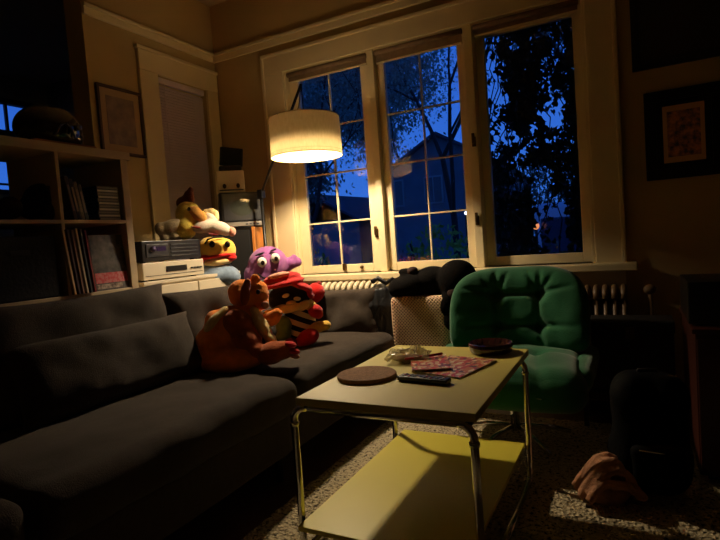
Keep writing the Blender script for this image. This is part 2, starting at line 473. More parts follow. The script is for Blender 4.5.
gl = empty('garden_lamp', (pl_.x, pl_.y, -1), 0, 'small garden lamp outside glowing orange in the right sash', 'lamp')
b = MB(); b.tube([(0, 0, 0), (0, 0, pl_.z+1-.05)], .02, 8); b.obj('pole', BLACKM, gl)
b = MB(); b.ell((0, 0, pl_.z+1), (.045, .045, .05)); b.obj('globe', emis('lamp_globe', (255, 150, 80), 1.0), gl, True)
pl_ = at_y(466, 213, 9.)
gl = empty('street_lamp', (pl_.x, pl_.y, -1), 0, 'tiny white street light outside at the right edge of the middle sash', 'lamp')
b = MB(); b.tube([(0, 0, 0), (0, 0, pl_.z+1-.03)], .02, 8); b.obj('pole', BLACKM, gl)
b = MB(); b.ell((0, 0, pl_.z+1), (.03, .03, .03)); b.obj('globe', emis('street_globe', (235, 240, 255), 3.0), gl, True)

# ivy over right sash (hangs just outside)
iv = empty('ivy_vine', (-.5, YW+.40, -1), 0, 'dark ivy vine with pointed leaves hanging outside the right window sash', 'vine')
rnd = random.Random(4)
st = MB(); paths = []
for i in range(46):
    x = rnd.uniform(-.42, .66); y = rnd.uniform(-.08, .12); z = 3.9
    end = rnd.uniform(1.0, 2.2)
    pts = []
    while z > end:
        pts.append(Vector((x, y, z))); x += rnd.gauss(0, .035); y += rnd.gauss(0, .008); z -= .1
    if i % 2: st.tube(pts, .004, 5, False)
    paths.append(pts)
st.obj('stems', mat('bark', (40, 36, 30), .9), iv)
lf = bmesh.new()
def leaf(bm, c, s, e):
    pts = [(0, 0, 0), (-.28, .22, .03), (-.5, .05, .0), (-.42, -.3, -.04), (-.15, -.55, 0), (0, -1, -.05), (.15, -.55, 0), (.42, -.3, -.04), (.5, .05, 0), (.28, .22, .03)]
    bm.faces.new([bm.verts.new(c + e @ (Vector((p[0], p[2], p[1]))*s)) for p in pts])
gap = [(-.31, 3.35, .07), (-.30, 3.2, .06), (-.31, 3.05, .065), (-.25, 2.95, .05), (-.31, 2.9, .05), (-.29, 2.76, .05), (-.3, 2.66, .045), (-.19, 2.68, .05), (-.15, 2.56, .045), (-.2, 2.48, .05),
       (-.08, 2.62, .04), (-.1, 2.42, .06), (-.02, 2.40, .065), (-.17, 2.36, .04), (.02, 2.82, .045), (.07, 2.76, .055), (.12, 2.86, .03), (-.06, 2.72, .03), (-.15, 3.3, .035), (.12, 3.2, .04), (.15, 3.28, .02), (.15, 3.42, .03), (.03, 3.1, .02), (-.25, 2.35, .03), (-.04, 2.3, .05)]
for i in range(15000):
    p = rnd.choice(paths); k = rnd.randrange(len(p))
    c = p[k] + Vector((rnd.gauss(0, .05), rnd.gauss(0, .03), rnd.gauss(0, .05)))
    if not -.5 < c.x < .8: continue
    if c.z < 1.5+rnd.random()*.4: continue
    g_ = min(hypot(c.x-g[0], c.z-g[1])/g[2] for g in gap)
    if g_ < 1.25 and rnd.random() < .93: continue
    if c.z < 2.3 and c.x > -.1 and c.x < .12 and rnd.random() < .93: continue
    leaf(lf, c, rnd.uniform(.022, .052), Euler((rnd.gauss(0, .6), rnd.gauss(0, .8), rnd.gauss(0, .8))).to_matrix())
link('leaves', lf, mat('ivy_leaf', (46, 60, 34), .7, var=.3), iv)

# ============================================================ SOFA
SOFA = mat('charcoal_linen', (63, 53, 44), .9, bump=.45, bscale=260, var=.18, vscale=40, sheen=.1, spec=.15)
so = empty('corner_sofa', (-1.8, 1.5, 0), 0, 'charcoal fabric corner sofa along the bookcase and window wall', 'sofa')
OFF = Matrix.Translation(-Vector(so.location))
def spart(bm, name, m=SOFA, smooth=True):
    bmesh.ops.transform(bm, matrix=OFF, verts=bm.verts[:]); return link(name, bm, m, so, smooth)
XB, XF = -2.20, -1.36
spart(xform(soft_box(.41, .99, .10, .03, wr=.004, seed=1), TR((-1.79, .90, .225))), 'base')
spart(xform(soft_box(.41, .605, .10, .03, wr=.004, seed=2), TR((-1.79, 2.505, .225))), 'base')
spart(xform(soft_box(.385, .42, .085, .06, n=26, crown=.02, wr=.010, seed=3, wscale=5), TR((-1.735, .315, .39))), 'seat_cushion')
spart(xform(soft_box(.395, .59, .085, .065, n=30, crown=.022, wr=.014, seed=4, wscale=5), TR((-1.735, 1.335, .39))), 'seat_cushion')
spart(xform(soft_box(.385, .55, .085, .065, n=28, crown=.022, wr=.013, seed=5, wscale=5), TR((-1.735, 2.47, .39))), 'seat_cushion')
spart(xform(soft_box(.045, 1.6, .24, .03, wr=.003, seed=6), TR((-2.165, 1.51, .47))), 'back_frame')
spart(xform(soft_box(.42, .045, .22, .03, wr=.003, seed=7), TR((-1.78, 3.085, .46))), 'back_frame')
def backcush(y0, y1, seed, top=.88, tilt=13):
    h = (top-.45)/2+.01
    bm = pillow_mesh((y1-y0)/2, h, .105, wr=.024, seed=seed, wscale=5)
    m_ = TR((-2.02, (y0+y1)/2, .45+h)) @ Euler((0, -radians(tilt), 0)).to_matrix().to_4x4() @ Euler((radians(90), 0, radians(90))).to_matrix().to_4x4()
    spart(xform(bm, m_), 'back_cushion')
backcush(-.06, .88, 11, .88); backcush(.87, 1.83, 12, .90); backcush(1.79, 2.86, 13, .85)
bm = pillow_mesh(.38, .17, .10, wr=.024, seed=15, wscale=6)
spart(xform(bm, TR((-1.80, 2.96, .585)) @ Euler((radians(90-12), 0, 0)).to_matrix().to_4x4()), 'back_cushion')
for x, y in ((-2.12, 0), (-1.45, 0), (-1.45, 1.85), (-2.12, 3.02), (-1.45, 3.02)):
    t = MB(); t.tube([(x, y, 0), (x, y, .13)], .018, 12); bmesh.ops.transform(t.bm, matrix=OFF, verts=t.bm.verts[:]); link('leg', t.bm, BLACKM, so, True)
# loose cushion leaning against the back
tc_ = empty('throw_pillow', (-1.93, 1.45, .48), 0, 'large dark grey pillow leaning on the left sofa back', 'pillow')
bm = pillow_mesh(.44, .155, .085, wr=.014, seed=31, wscale=6)
link('pillow_cover', xform(bm, TR((.02, -.01, .145)) @ Euler((0, -radians(24), 0)).to_matrix().to_4x4() @ Euler((radians(90), 0, radians(90))).to_matrix().to_4x4()), SOFA, tc_, True)
tc_ = empty('throw_pillow', (-1.93, .55, .48), 0, 'dark grey pillow at the shadowed near end of the sofa', 'pillow')
bm = pillow_mesh(.36, .19, .09, wr=.012, seed=33, wscale=6)
link('pillow_cover', xform(bm, TR((.075, -.05, .175)) @ Euler((0, -radians(24), 0)).to_matrix().to_4x4() @ Euler((radians(90), 0, radians(90))).to_matrix().to_4x4()), SOFA, tc_, True)

# ============================================================ RUG
def rug_mat():
    m = bpy.data.materials.new('speckled_rug'); m.use_nodes = True; nt = m.node_tree; b_ = nt.nodes['Principled BSDF']
    b_.inputs['Roughness'].default_value = 1; b_.inputs['Specular IOR Level'].default_value = .05
    tc = nt.nodes.new('ShaderNodeTexCoord')
    vo = nt.nodes.new('ShaderNodeTexVoronoi'); vo.inputs['Scale'].default_value = 75; vo.inputs['Randomness'].default_value = 1
    nz = nt.nodes.new('ShaderNodeTexNoise'); nz.inputs['Scale'].default_value = 62; nz.inputs['Detail'].default_value = 3; nz.inputs['Roughness'].default_value = .7
    nt.links.new(tc.outputs['Object'], vo.inputs['Vector']); nt.links.new(tc.outputs['Object'], nz.inputs['Vector'])
    cr = nt.nodes.new('ShaderNodeValToRGB'); e = cr.color_ramp.elements
    e[0].position = .36; e[0].color = (*lin((48, 42, 36)), 1); e[1].position = .50; e[1].color = (*lin((196, 180, 146)), 1)
    nt.links.new(nz.outputs['Fac'], cr.inputs['Fac']); nt.links.new(cr.outputs['Color'], b_.inputs['Base Color'])
    bp = nt.nodes.new('ShaderNodeBump'); bp.inputs['Strength'].default_value = .9; bp.inputs['Distance'].default_value = .015
    nt.links.new(vo.outputs['Distance'], bp.inputs['Height']); nt.links.new(bp.outputs['Normal'], b_.inputs['Normal'])
    return m
bm = bmesh.new(); NX, NY = 150, 190; x0, x1, y0, y1 = -1.30, .62, .35, 2.95
vs = []
for j in range(NY+1):
    row = []
    for i in range(NX+1):
        x = x0+(x1-x0)*i/NX; y = y0+(y1-y0)*j/NY
        z = .016 + .005*noise.noise(Vector((x*40, y*40, 0))) + .003*noise.noise(Vector((x*11, y*11, 3)))
        if i in (0, NX) or j in (0, NY): z = .001
        row.append(bm.verts.new((x, y, z)))
    vs.append(row)
for j in range(NY):
    for i in range(NX): bm.faces.new((vs[j][i], vs[j][i+1], vs[j+1][i+1], vs[j+1][i]))
tag(link('shag_rug', bm, rug_mat(), None, True), 'beige shag rug flecked with dark brown under the coffee table', 'rug')

# ============================================================ COFFEE TABLE
TY = mat('yellow_laminate', (214, 200, 66), .42, var=.04, vscale=3)
TYT = mat('pale_yellow_laminate', (206, 190, 92), .5, var=.05, vscale=3)
TE = mat('dark_table_edge', (120, 92, 44), .5)
X0, X1, Y0, Y1 = -.985, -.395, 1.37, 2.19
tb = empty('coffee_table', ((X0+X1)/2, (Y0+Y1)/2, 0), 0, 'rectangular coffee table with pale yellow tops and chrome tube frame', 'table')
hx, hy = (X1-X0)/2, (Y1-Y0)/2
b = MB(); b.box(-hx, hx, -hy, hy, .537, .5625, .002); b.obj('tabletop', TYT, tb)
b = MB(); b.box(-hx+.006, hx-.036, -hy-.05, hy+.01, .145, .162, .002); b.obj('lower_shelf', TY, tb)
b = MB()
for sy in (-1, 1): b.box(-hx+.03, hx-.03, sy*(hy-.03)-.01, sy*(hy-.03)+.01, .518, .537)
for sx in (-1, 1): b.box(sx*(hx-.03)-.01, sx*(hx-.03)+.01, -hy+.03, hy-.03, .518, .537)
b.obj('apron', BLACKM, tb)
TRD = .0125
def bend(c, a0, a1, r, ax, n=6):
    return [Vector(c)+ (Vector((cos(a)*r, 0, sin(a)*r)) if ax == 'x' else Vector((0, cos(a)*r, sin(a)*r))) for a in [a0+(a1-a0)*k/n for k in range(n+1)]]
for sy in (-1, 1):
    yy = sy*(hy-.02)
    b = MB(); b.tube([(-hx+.035, yy, .524), (hx-.035, yy, .524)], TRD, 12); b.obj('top_rail', CHROME, tb, True)
    for sx in (-1, 1):
        xo = sx*(hx+.006)-.02
        pts = [Vector((sx*(hx-.04)-.02, yy, .524))]
        for k in range(1, 7):
            a = pi/2*k/6
            pts.append(Vector((sx*(hx-.040)-.02 + sx*.046*sin(a), yy, .524-.046*(1-cos(a)))))
        pts += [Vector((xo, yy, .30)), Vector((xo, yy, .075))]
        for k in range(1, 6):
            a = pi/2*k/5
            pts.append(Vector((xo, yy - sy*.045*(1-cos(a)), .075-.045*sin(a))))
        b = MB(); b.tube(pts, TRD, 12); lg = b.obj('leg', CHROME, tb, True)
        b = MB(); b.tube([(xo, yy, .462), (xo, yy, .474)], TRD+.003, 14); b.obj('collar', CHROME, lg, True)
for sx in (-1, 1):
    xo = sx*(hx+.006)-.02
    b = MB(); b.tube([(xo, -hy+.06, .03), (xo, hy-.06, .03)], TRD, 12); b.obj('floor_rail', CHROME, tb, True)

# things on the table
ZT = .5625
CORK = mat('cork', (150, 108, 70), .9, bump=.4, bscale=180, var=.35, vscale=90)
p = at_z(367, 377, ZT)
b = MB(); b.lathe([(0, 0), (.104, 0), (.107, .003), (.107, .012), (.104, .015), (0, .015)], seg=48)
o = b.obj('cork_trivet', CORK, None, True); o.location = (p.x, p.y, ZT); tag(o, 'round brown cork trivet at the left end of the coffee table', 'trivet')
md = o.modifiers.new('e', 'EDGE_SPLIT')
# remotes
def remote(px, py, L, W, ang, label, col=(22, 20, 20)):
    p = at_z(px, py, ZT)
    r = empty('remote_control', (p.x, p.y, ZT), ang, label, 'remote', 'remote controls on the coffee table')
    b = MB(); b.box(-L/2, L/2, -W/2, W/2, .001, .019, .006); b.obj('body', mat('remote_black', col, .35), r, False)
    mb = MAT_BTN
    for i in range(8):
        for j in (-1, 0, 1):
            if i == 3 and j: continue
            b = MB(); b.box(-L*.40+i*L*.11, -L*.40+i*L*.11+.008, j*W*.27-.004, j*W*.27+.004, .019, .0215, .001)
            b.obj('button', mb if (i+j) % 4 else MAT_RED, r)
    return r
MAT_BTN = mat('rubber_button', (120, 118, 112), .6); MAT_RED = mat('red_plastic', (170, 30, 26), .4)
remote(424, 382, .185, .045, radians(-6), 'black remote control lying nearest the front edge of the table')
# magazine
def mag_mat():
    m = bpy.data.materials.new('magazine_cover'); m.use_nodes = True; nt = m.node_tree; b_ = nt.nodes['Principled BSDF']; b_.inputs['Roughness'].default_value = .35
    tc = nt.nodes.new('ShaderNodeTexCoord'); vo = nt.nodes.new('ShaderNodeTexVoronoi'); vo.inputs['Scale'].default_value = 85
    mp = nt.nodes.new('ShaderNodeMapping'); mp.inputs['Scale'].default_value = (1, .6, 1)
    nt.links.new(tc.outputs['Object'], mp.inputs['Vector']); nt.links.new(mp.outputs[0], vo.inputs['Vector'])
    sp = nt.nodes.new('ShaderNodeSeparateColor'); nt.links.new(vo.outputs['Color'], sp.inputs[0])
    cr = nt.nodes.new('ShaderNodeValToRGB'); cr.color_ramp.interpolation = 'CONSTANT'
    el = cr.color_ramp.elements; el[0].color = (*lin((190, 44, 30)), 1); el[0].position = 0; el[1].position = .25; el[1].color = (*lin((210, 180, 130)), 1)
    for ps, c in ((.45, (60, 34, 28)), (.58, (196, 120, 60)), (.75, (230, 210, 170)), (.88, (150, 34, 30))):
        e = el.new(ps); e.color = (*lin(c), 1)
    nt.links.new(sp.outputs[0], cr.inputs['Fac']); nt.links.new(cr.outputs['Color'], b_.inputs['Base Color'])
    return m
MAG = mag_mat(); PAPER = mat('paper', (214, 200, 168), .8)
def mag(px, py, w, h, ang, z, t, label, name='magazine'):
    p = at_z(px, py, ZT); r = empty(name, (p.x, p.y, ZT+z), ang, label, 'magazine', 'magazines on the coffee table')
    b = MB(); b.box(-w/2, w/2, -h/2, h/2, 0, t-.001); b.obj('pages', PAPER, r)
    bm = bmesh.new(); n = 10
    g = [[bm.verts.new((-w/2-.001+(w+.002)*i/n, -h/2-.001+(h+.002)*j/n, t+.004*(i/n)**3*(j/n))) for i in range(n+1)] for j in range(n+1)]
    for j in range(n):
        for i in range(n): bm.faces.new((g[j][i], g[j][i+1], g[j+1][i+1], g[j+1][i]))
    link('cover', bm, MAG, r, True)
mag(455, 367, .20, .27, radians(-14), 0, .006, 'red and cream printed magazine lying under the leaflet')
mag(430, 366, .14, .21, radians(24), .0125, .003, 'folded printed leaflet lying on top of the magazine', 'leaflet')
p = at_z(418, 362, ZT)
b = MB(); b.tube([(-.075, -.01, 0), (.075, .02, .004)], .005, 10); o = b.obj('red_pen', MAT_RED, None, True); o.location = (p.x+.03, p.y-.01, ZT+.023); o.rotation_euler = (0, 0, radians(28)); tag(o, 'slim red pen lying across the leaflet', 'pen')
# crumpled clear bag
p = at_z(407, 362, ZT)
def plastic():
    m = bpy.data.materials.new('clear_plastic'); m.use_nodes = True; b_ = m.node_tree.nodes['Principled BSDF']
    b_.inputs['Base Color'].default_value = (*lin((206, 190, 150)), 1); b_.inputs['Roughness'].default_value = .2; b_.inputs['Alpha'].default_value = .45
    return m
bagr = empty('snack_bag', (p.x, p.y+.02, ZT), radians(15), 'crumpled clear plastic bag behind the cork trivet', 'bag')
bm = pillow_mesh(.088, .06, .02, n=22, wr=.018, seed=8, wscale=30); link('bag_film', xform(bm, TR((0, 0, .024))), plastic(), bagr, False)
bm = pillow_mesh(.055, .036, .010, n=8, wr=.004, seed=9, wscale=20); link('bag_contents', xform(bm, TR((.01, -.015, .016))), mat('tan_snack', (150, 104, 70), .8, var=.4, vscale=60), bagr, True)
# ashtray / glass dish
p = at_z(491, 352, ZT)
DISH = mat('dark_red_glass', (50, 20, 22), .08, spec=.8, coat=.5)
b = MB(); sg = 40
prof = [(0, .001), (.076, .001), (.082, .006), (.088, .040), (.084, .042), (.074, .012), (.0, .010)]
b.lathe(prof, seg=sg)
for v in b.bm.verts:
    a = atan2(v.co.y, v.co.x); rr = hypot(v.co.x, v.co.y)
    if rr > .08: 
        k = 1+.025*cos(a*20); v.co.x *= k; v.co.y *= k
o = b.obj('glass_dish', DISH, None, True); o.location = (p.x, p.y, ZT); tag(o, 'dark red ribbed glass dish at the far right table corner', 'dish')

# ============================================================ GREEN CHAIR
GREEN = mat('green_velvet', (26, 106, 66), .8, bump=.15, bscale=120, var=.25, vscale=6, sheen=.35, spec=.2)
CH = Vector((-.555, 2.64, 0))
ch = empty('lounge_chair', CH, radians(3), 'low green velvet lounge chair with tufted back behind the coffee table', 'chair')
# backrest
bm = bmesh.new(); nu, nv = 72, 56
W2, HB, TH = .345, .235, .085
btn = [(-.105, .075), (.105, .075), (-.10, -.085), (.10, -.085)]
segs = [((-.105, .075), (.105, .075)), ((-.10, -.085), (.10, -.085)), ((-.105, .075), (-.10, -.085)), ((.105, .075), (.10, -.085)),
        ((-.105, .075), (-.2, .19)), ((.105, .075), (.2, .19)), ((-.105, .075), (-.03, .22)), ((.105, .075), (.04, .22)), ((-.105, .075), (-.3, .11)), ((.105, .075), (.3, .11)),
        ((-.10, -.085), (-.3, -.10)), ((.10, -.085), (.3, -.10)), ((-.10, -.085), (-.14, -.24)), ((.10, -.085), (.14, -.24)), ((-.105, .075), (-.11, .24)), ((.105, .075), (.12, .24))]
def sdist(p, a, b_):
    ax, ay = a; bx, by = b_; dx, dy = bx-ax, by-ay; t = max(0, min(1, ((p[0]-ax)*dx+(p[1]-ay)*dy)/(dx*dx+dy*dy)))
    return hypot(p[0]-ax-dx*t, p[1]-ay-dy*t), t
def back_pt(u, v, side):
    e = 3.0 if v > 0 else 3.0+4*min(1, -v*1.5)
    k = (abs(u)**e + abs(v)**e) ** (1/e)
    m_ = max(abs(u), abs(v)); s_ = m_/k if k > 0 else 1
    s_ = 1-(1-s_)*1.0
    uu, vv = u*s_, v*s_
    x = uu*(W2 - .025*max(0, vv)) ; z = vv*HB
    thick = TH*(max(0, 1-m_**5))**.5
    d = 0
    if side < 0:
        for bx, bz in btn: d += .048*math.exp(-((x-bx)**2+(z-bz)**2)/.0011)
        for k_, (a, c) in enumerate(segs):
            q, t = sdist((x, z), a, c); d += (.020 if k_ < 4 else .020*(1-t))*math.exp(-q*q/.00018)
        d = min(d, .06)
        d += .004*noise.noise(Vector((x*14, z*14, 1)))
    y = side*max(thick - d*min(1, thick/TH*1.3), 0)
    # lean back and curl the sides forward a little
    y += -.10*uu*uu
    return Vector((x, y, z))
for side in (-1, 1):
    g = [[bm.verts.new(back_pt(-1+2*i/nu, -1+2*j/nv, side)) for i in range(nu+1)] for j in range(nv+1)]
    for j in range(nv):
        for i in range(nu):
            f = (g[j][i], g[j][i+1], g[j+1][i+1], g[j+1][i]); bm.faces.new(f if side > 0 else f[::-1])
bmesh.ops.remove_doubles(bm, verts=bm.verts[:], dist=.0005)
link('backrest', xform(bm, TR((.02, .17, .63), (radians(-16), 0, 0))), GREEN, ch, True)
bt = MB()
# seat: puffy block with centre crease
bm = soft_box(.35, .30, .095, .09, n=34, crown=.03, wr=.008, seed=21, wscale=5)
for v in bm.verts:
    d = 0
    if v.co.z > 0:
        for bx, by in ((-.12, .02), (.12, .02)):
            d += .035*math.exp(-((v.co.x-bx)**2+(v.co.y-by)**2)/.002)
        for a, c in (((-.12, .02), (.12, .02)), ((-.12, .02), (-.16, -.3)), ((.12, .02), (.16, -.3)), ((-.12, .02), (-.36, .03)), ((.12, .02), (.36, .03))):
            q, t = sdist((v.co.x, v.co.y), a, c); d += .015*math.exp(-q*q/.0003)
    v.co.z -= min(d, .05)
link('seat', xform(bm, TR((0, -.07, .35), (radians(3), 0, 0))), GREEN, ch, True)
for sx in (-1, 1):
    bm = soft_box(.05, .22, .055, .045, n=14, crown=0, wr=.006, seed=23+sx, wscale=6)
    link('armrest', xform(bm, TR((sx*.335, -.02, .385), (radians(4), 0, sx*radians(-4)))), GREEN, ch, True)
b = MB(); b.tube([(0, -.03, .06), (0, -.03, .27)], .022, 14); b.obj('column', CHROME, ch, True)
for k in range(5):
    a = 2*pi*k/5+.4
    b = MB(); b.tube([(0, -.03, .085), (cos(a)*.15, -.03+sin(a)*.15, .07), (cos(a)*.27, -.03+sin(a)*.27, .033)], .011, 10); b.obj('leg', CHROME, ch, True)

# ============================================================ WOVEN HAMPER + black plush + coat
def weave_mat():
    m = bpy.data.materials.new('woven_tan'); m.use_nodes = True; nt = m.node_tree; b_ = nt.nodes['Principled BSDF']; b_.inputs['Roughness'].default_value = .85
    tc = nt.nodes.new('ShaderNodeTexCoord'); mp = nt.nodes.new('ShaderNodeMapping'); mp.inputs['Rotation'].default_value = (0, 0, 0)
    nt.links.new(tc.outputs['Object'], mp.inputs['Vector'])
    sx = nt.nodes.new('ShaderNodeSeparateXYZ'); nt.links.new(mp.outputs[0], sx.inputs[0])
    def s(out, f):
        a = nt.nodes.new('ShaderNodeMath'); a.operation = 'MULTIPLY'; a.inputs[1].default_value = f; nt.links.new(out, a.inputs[0])
        c = nt.nodes.new('ShaderNodeMath'); c.operation = 'SINE'; nt.links.new(a.outputs[0], c.inputs[0]); return c.outputs[0]
    ad = nt.nodes.new('ShaderNodeMath'); ad.operation = 'ADD'; nt.links.new(sx.outputs[0], ad.inputs[0]); nt.links.new(sx.outputs[1], ad.inputs[1])
    k = 2*pi/.020
    mu = nt.nodes.new('ShaderNodeMath'); mu.operation = 'MULTIPLY'; nt.links.new(s(ad.outputs[0], k), mu.inputs[0]); nt.links.new(s(sx.outputs[2], k), mu.inputs[1])
    cr = nt.nodes.new('ShaderNodeValToRGB'); e = cr.color_ramp.elements; e[0].position = .25; e[0].color = (*lin((226, 190, 154)), 1); e[1].position = .55; e[1].color = (*lin((96, 66, 52)), 1)
    nt.links.new(mu.outputs[0], cr.inputs['Fac']); nt.links.new(cr.outputs['Color'], b_.inputs['Base Color'])
    bp = nt.nodes.new('ShaderNodeBump'); bp.inputs['Strength'].default_value = .6; bp.inputs['Distance'].default_value = .004; bp.invert = True
    nt.links.new(mu.outputs[0], bp.inputs['Height']); nt.links.new(bp.outputs['Normal'], b_.inputs['Normal'])
    return m
bm = soft_box(.18, .125, .355, .03, n=20, crown=.0, wr=.004, seed=40)
o = link('woven_hamper', xform(bm, TR((0, 0, .355))), weave_mat(), None, True); o.location = (-1.115, 2.95, 0)
tag(o, 'tall tan woven hamper with dotted weave between sofa and green chair', 'hamper')

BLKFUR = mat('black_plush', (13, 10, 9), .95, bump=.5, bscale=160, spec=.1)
class Toy:
    def __init__(s, name, label, px, py, mode, c, cat='plush toy', group='plush toys on the sofa'):
        B = {'z': at_z, 'y': at_y, 'x': at_x}[mode](px, py, c)
        s.B = B; s.th = atan2(-B.x, B.y)
        s.n = Vector((-sin(s.th), cos(s.th), 0))
        s.mp = (B-CAMP).dot(AXZ)/F
        s.root = empty(name, B, s.th, label, cat, group)
    def loc(s, px, py, dd=0):
        d = ray(px, py); t = (s.B-CAMP).dot(s.n)/d.dot(s.n)
        P = CAMP + d*t - s.B
        P.rotate(Euler((0, 0, -s.th))); return Vector((P.x, P.y+dd*s.mp, P.z))
    def e(s, mb, px, py, dd, rx, ry, rz, ang=0, sub=3):
        mb.ell(s.loc(px, py, dd), (rx*s.mp, ry*s.mp, rz*s.mp), (0, -radians(ang+4), 0), sub)
    def blob(s, name, m, L, parent=None, vox=.009, sm=6):
        mb = MB()
        for l in L: s.e(mb, *l)
        o = mb.obj(name, m, parent or s.root, True)
        return remesh(o, vox, sm)
    def dot(s, name, m, L, parent=None):
        mb = MB()
        for l in L: s.e(mb, *l)
        return mb.obj(name, m, parent or s.root, True)
AXZ = ray(360, 270).normalized()

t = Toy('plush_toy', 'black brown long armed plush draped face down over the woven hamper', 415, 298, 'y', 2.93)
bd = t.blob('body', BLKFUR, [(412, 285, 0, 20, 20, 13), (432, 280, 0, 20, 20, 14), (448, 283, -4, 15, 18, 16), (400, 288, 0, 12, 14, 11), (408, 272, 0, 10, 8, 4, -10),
    (456, 280, -14, 20, 19, 21), (458, 276, -12, 17, 17, 17), (446, 302, -24, 9, 8, 14, -12), (449, 315, -26, 8, 7, 12, -15), (456, 322, -26, 8, 7, 6), (466, 296, -20, 12, 8, 12)])
t.dot('foot', mat('dark_brown_plush', (52, 28, 24), .95, bump=.4, bscale=160), [(412, 271, -4, 6, 6, 4.5, 10)])
t.dot('muzzle', mat('dark_brown_plush', (52, 28, 24), .95), [(455, 290, -27, 10, 6, 8)])
t.dot('eye', BLACKP, [(450, 279, -29, 1.6, 1.2, 1.8)]); t.dot('eye', BLACKP, [(460, 279, -29, 1.6, 1.2, 1.8)])

# dark coat heaped over sofa end
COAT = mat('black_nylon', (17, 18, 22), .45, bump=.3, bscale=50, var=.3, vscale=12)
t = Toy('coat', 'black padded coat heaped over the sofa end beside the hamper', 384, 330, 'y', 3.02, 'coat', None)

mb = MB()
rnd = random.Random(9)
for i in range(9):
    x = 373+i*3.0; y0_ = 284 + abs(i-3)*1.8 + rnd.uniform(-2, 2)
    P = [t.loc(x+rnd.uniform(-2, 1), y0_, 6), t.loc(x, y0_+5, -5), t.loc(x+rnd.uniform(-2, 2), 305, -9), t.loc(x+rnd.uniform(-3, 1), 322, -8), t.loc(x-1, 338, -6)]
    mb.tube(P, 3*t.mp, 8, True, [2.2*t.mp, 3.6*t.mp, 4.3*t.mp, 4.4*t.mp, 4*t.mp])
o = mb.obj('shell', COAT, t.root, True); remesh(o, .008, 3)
mb = MB(); mb.tube([t.loc(372, 282, 0), t.loc(378, 278, -2), t.loc(386, 283, -3), t.loc(392, 279, -2), t.loc(399, 284, 0)], 2.4*t.mp, 8)
o = mb.obj('collar', COAT, t.root, True)

# ============================================================ PLUSH TOYS
ORG = plush('orange_plush', (255, 142, 22), .15); ORGD = plush('brown_plush', (176, 82, 20), .3); CREAM = plush('cream_plush', (236, 204, 136), .15)
RED = plush('red_plush', (206, 30, 26), .2); YEL = plush('yellow_plush', (244, 198, 84), .15); YOL = plush('olive_yellow_plush', (226, 200, 84), .2)
PUR = plush('purple_plush', (158, 92, 150), .2); BLU = plush('blue_plush', (140, 160, 184), .35); WHT = plush('white_plush', (222, 206, 184), .1)
PNK = plush('pink_plush', (226, 160, 132), .2); BLKC = plush('black_felt', (20, 16, 16)); GRN = plush('green_felt', (120, 150, 84))
EYEW = mat('white_felt', (226, 214, 200), .8); EYEB = mat('black_button', (14, 10, 10), .25)
RDK = plush('dark_red_plush', (130, 30, 24), .2)

t = Toy('plush_toy', 'big orange brown plush animal slumped at the left of the toys', 240, 365, 'z', .485)
t.blob('body', ORG, [(233, 335, 8, 30, 26, 29), (213, 346, 4, 18, 22, 20), (207, 354, 0, 13, 14, 14), (236, 356, -8, 36, 28, 13), (248, 314, 18, 15, 16, 15), (222, 328, 8, 14, 18, 20, 35)])
hd = t.blob('head', ORG, [(247, 298, 16, 18, 17, 13, -10), (240, 292, 20, 13, 14, 11, 30), (258, 296, 12, 12, 12, 10), (255, 288, 15, 14, 12, 8, -15), (262, 304, 8, 8, 9, 7)])
t.blob('arm', ORGD, [(237, 325, -6, 16, 14, 17, 20), (246, 338, -15, 16, 14, 11, -30), (256, 347, -24, 10, 10, 8)])
t.blob('arm', ORG, [(272, 319, 4, 10, 8, 8, 20), (277, 314, 2, 6, 7, 6), (263, 323, 6, 7, 8, 7)])
t.blob('foot', ORGD, [(270, 348, -26, 16, 14, 11, 8), (281, 345, -28, 11, 10, 9)])
t.dot('toe', RED, [(287, 339, -32, 6, 6, 3.2, -20)]); t.dot('toe', RED, [(290, 345, -34, 6, 5, 3.0, -20)]); t.dot('toe', PNK, [(291, 350, -32, 5, 5, 2.6, -20)])
t.blob('belly_patch', CREAM, [(262, 326, -2, 7, 14, 17, 24), (256, 314, 6, 6, 9, 9, 40), (270, 338, -12, 6, 9, 8, 20)])
t.blob('ear', ORGD, [(245, 294, 0, 5, 4, 12, -12), (247, 285, 3, 4, 4, 7, -15)], hd, vox=.006, sm=3)
t.blob('ear', ORG, [(256, 280, 12, 5, 4, 6, 15)], hd, vox=.006, sm=3)
t.dot('eye', EYEB, [(258, 292, -.5, 2.0, 2, 2.4)], hd)
t.dot('nose', PNK, [(265, 305, -1, 4, 3, 4)], hd)
t.blob('tail', CREAM, [(213, 321, -6, 13, 8, 5, 42), (223, 312, -2, 8, 8, 4, 40)])

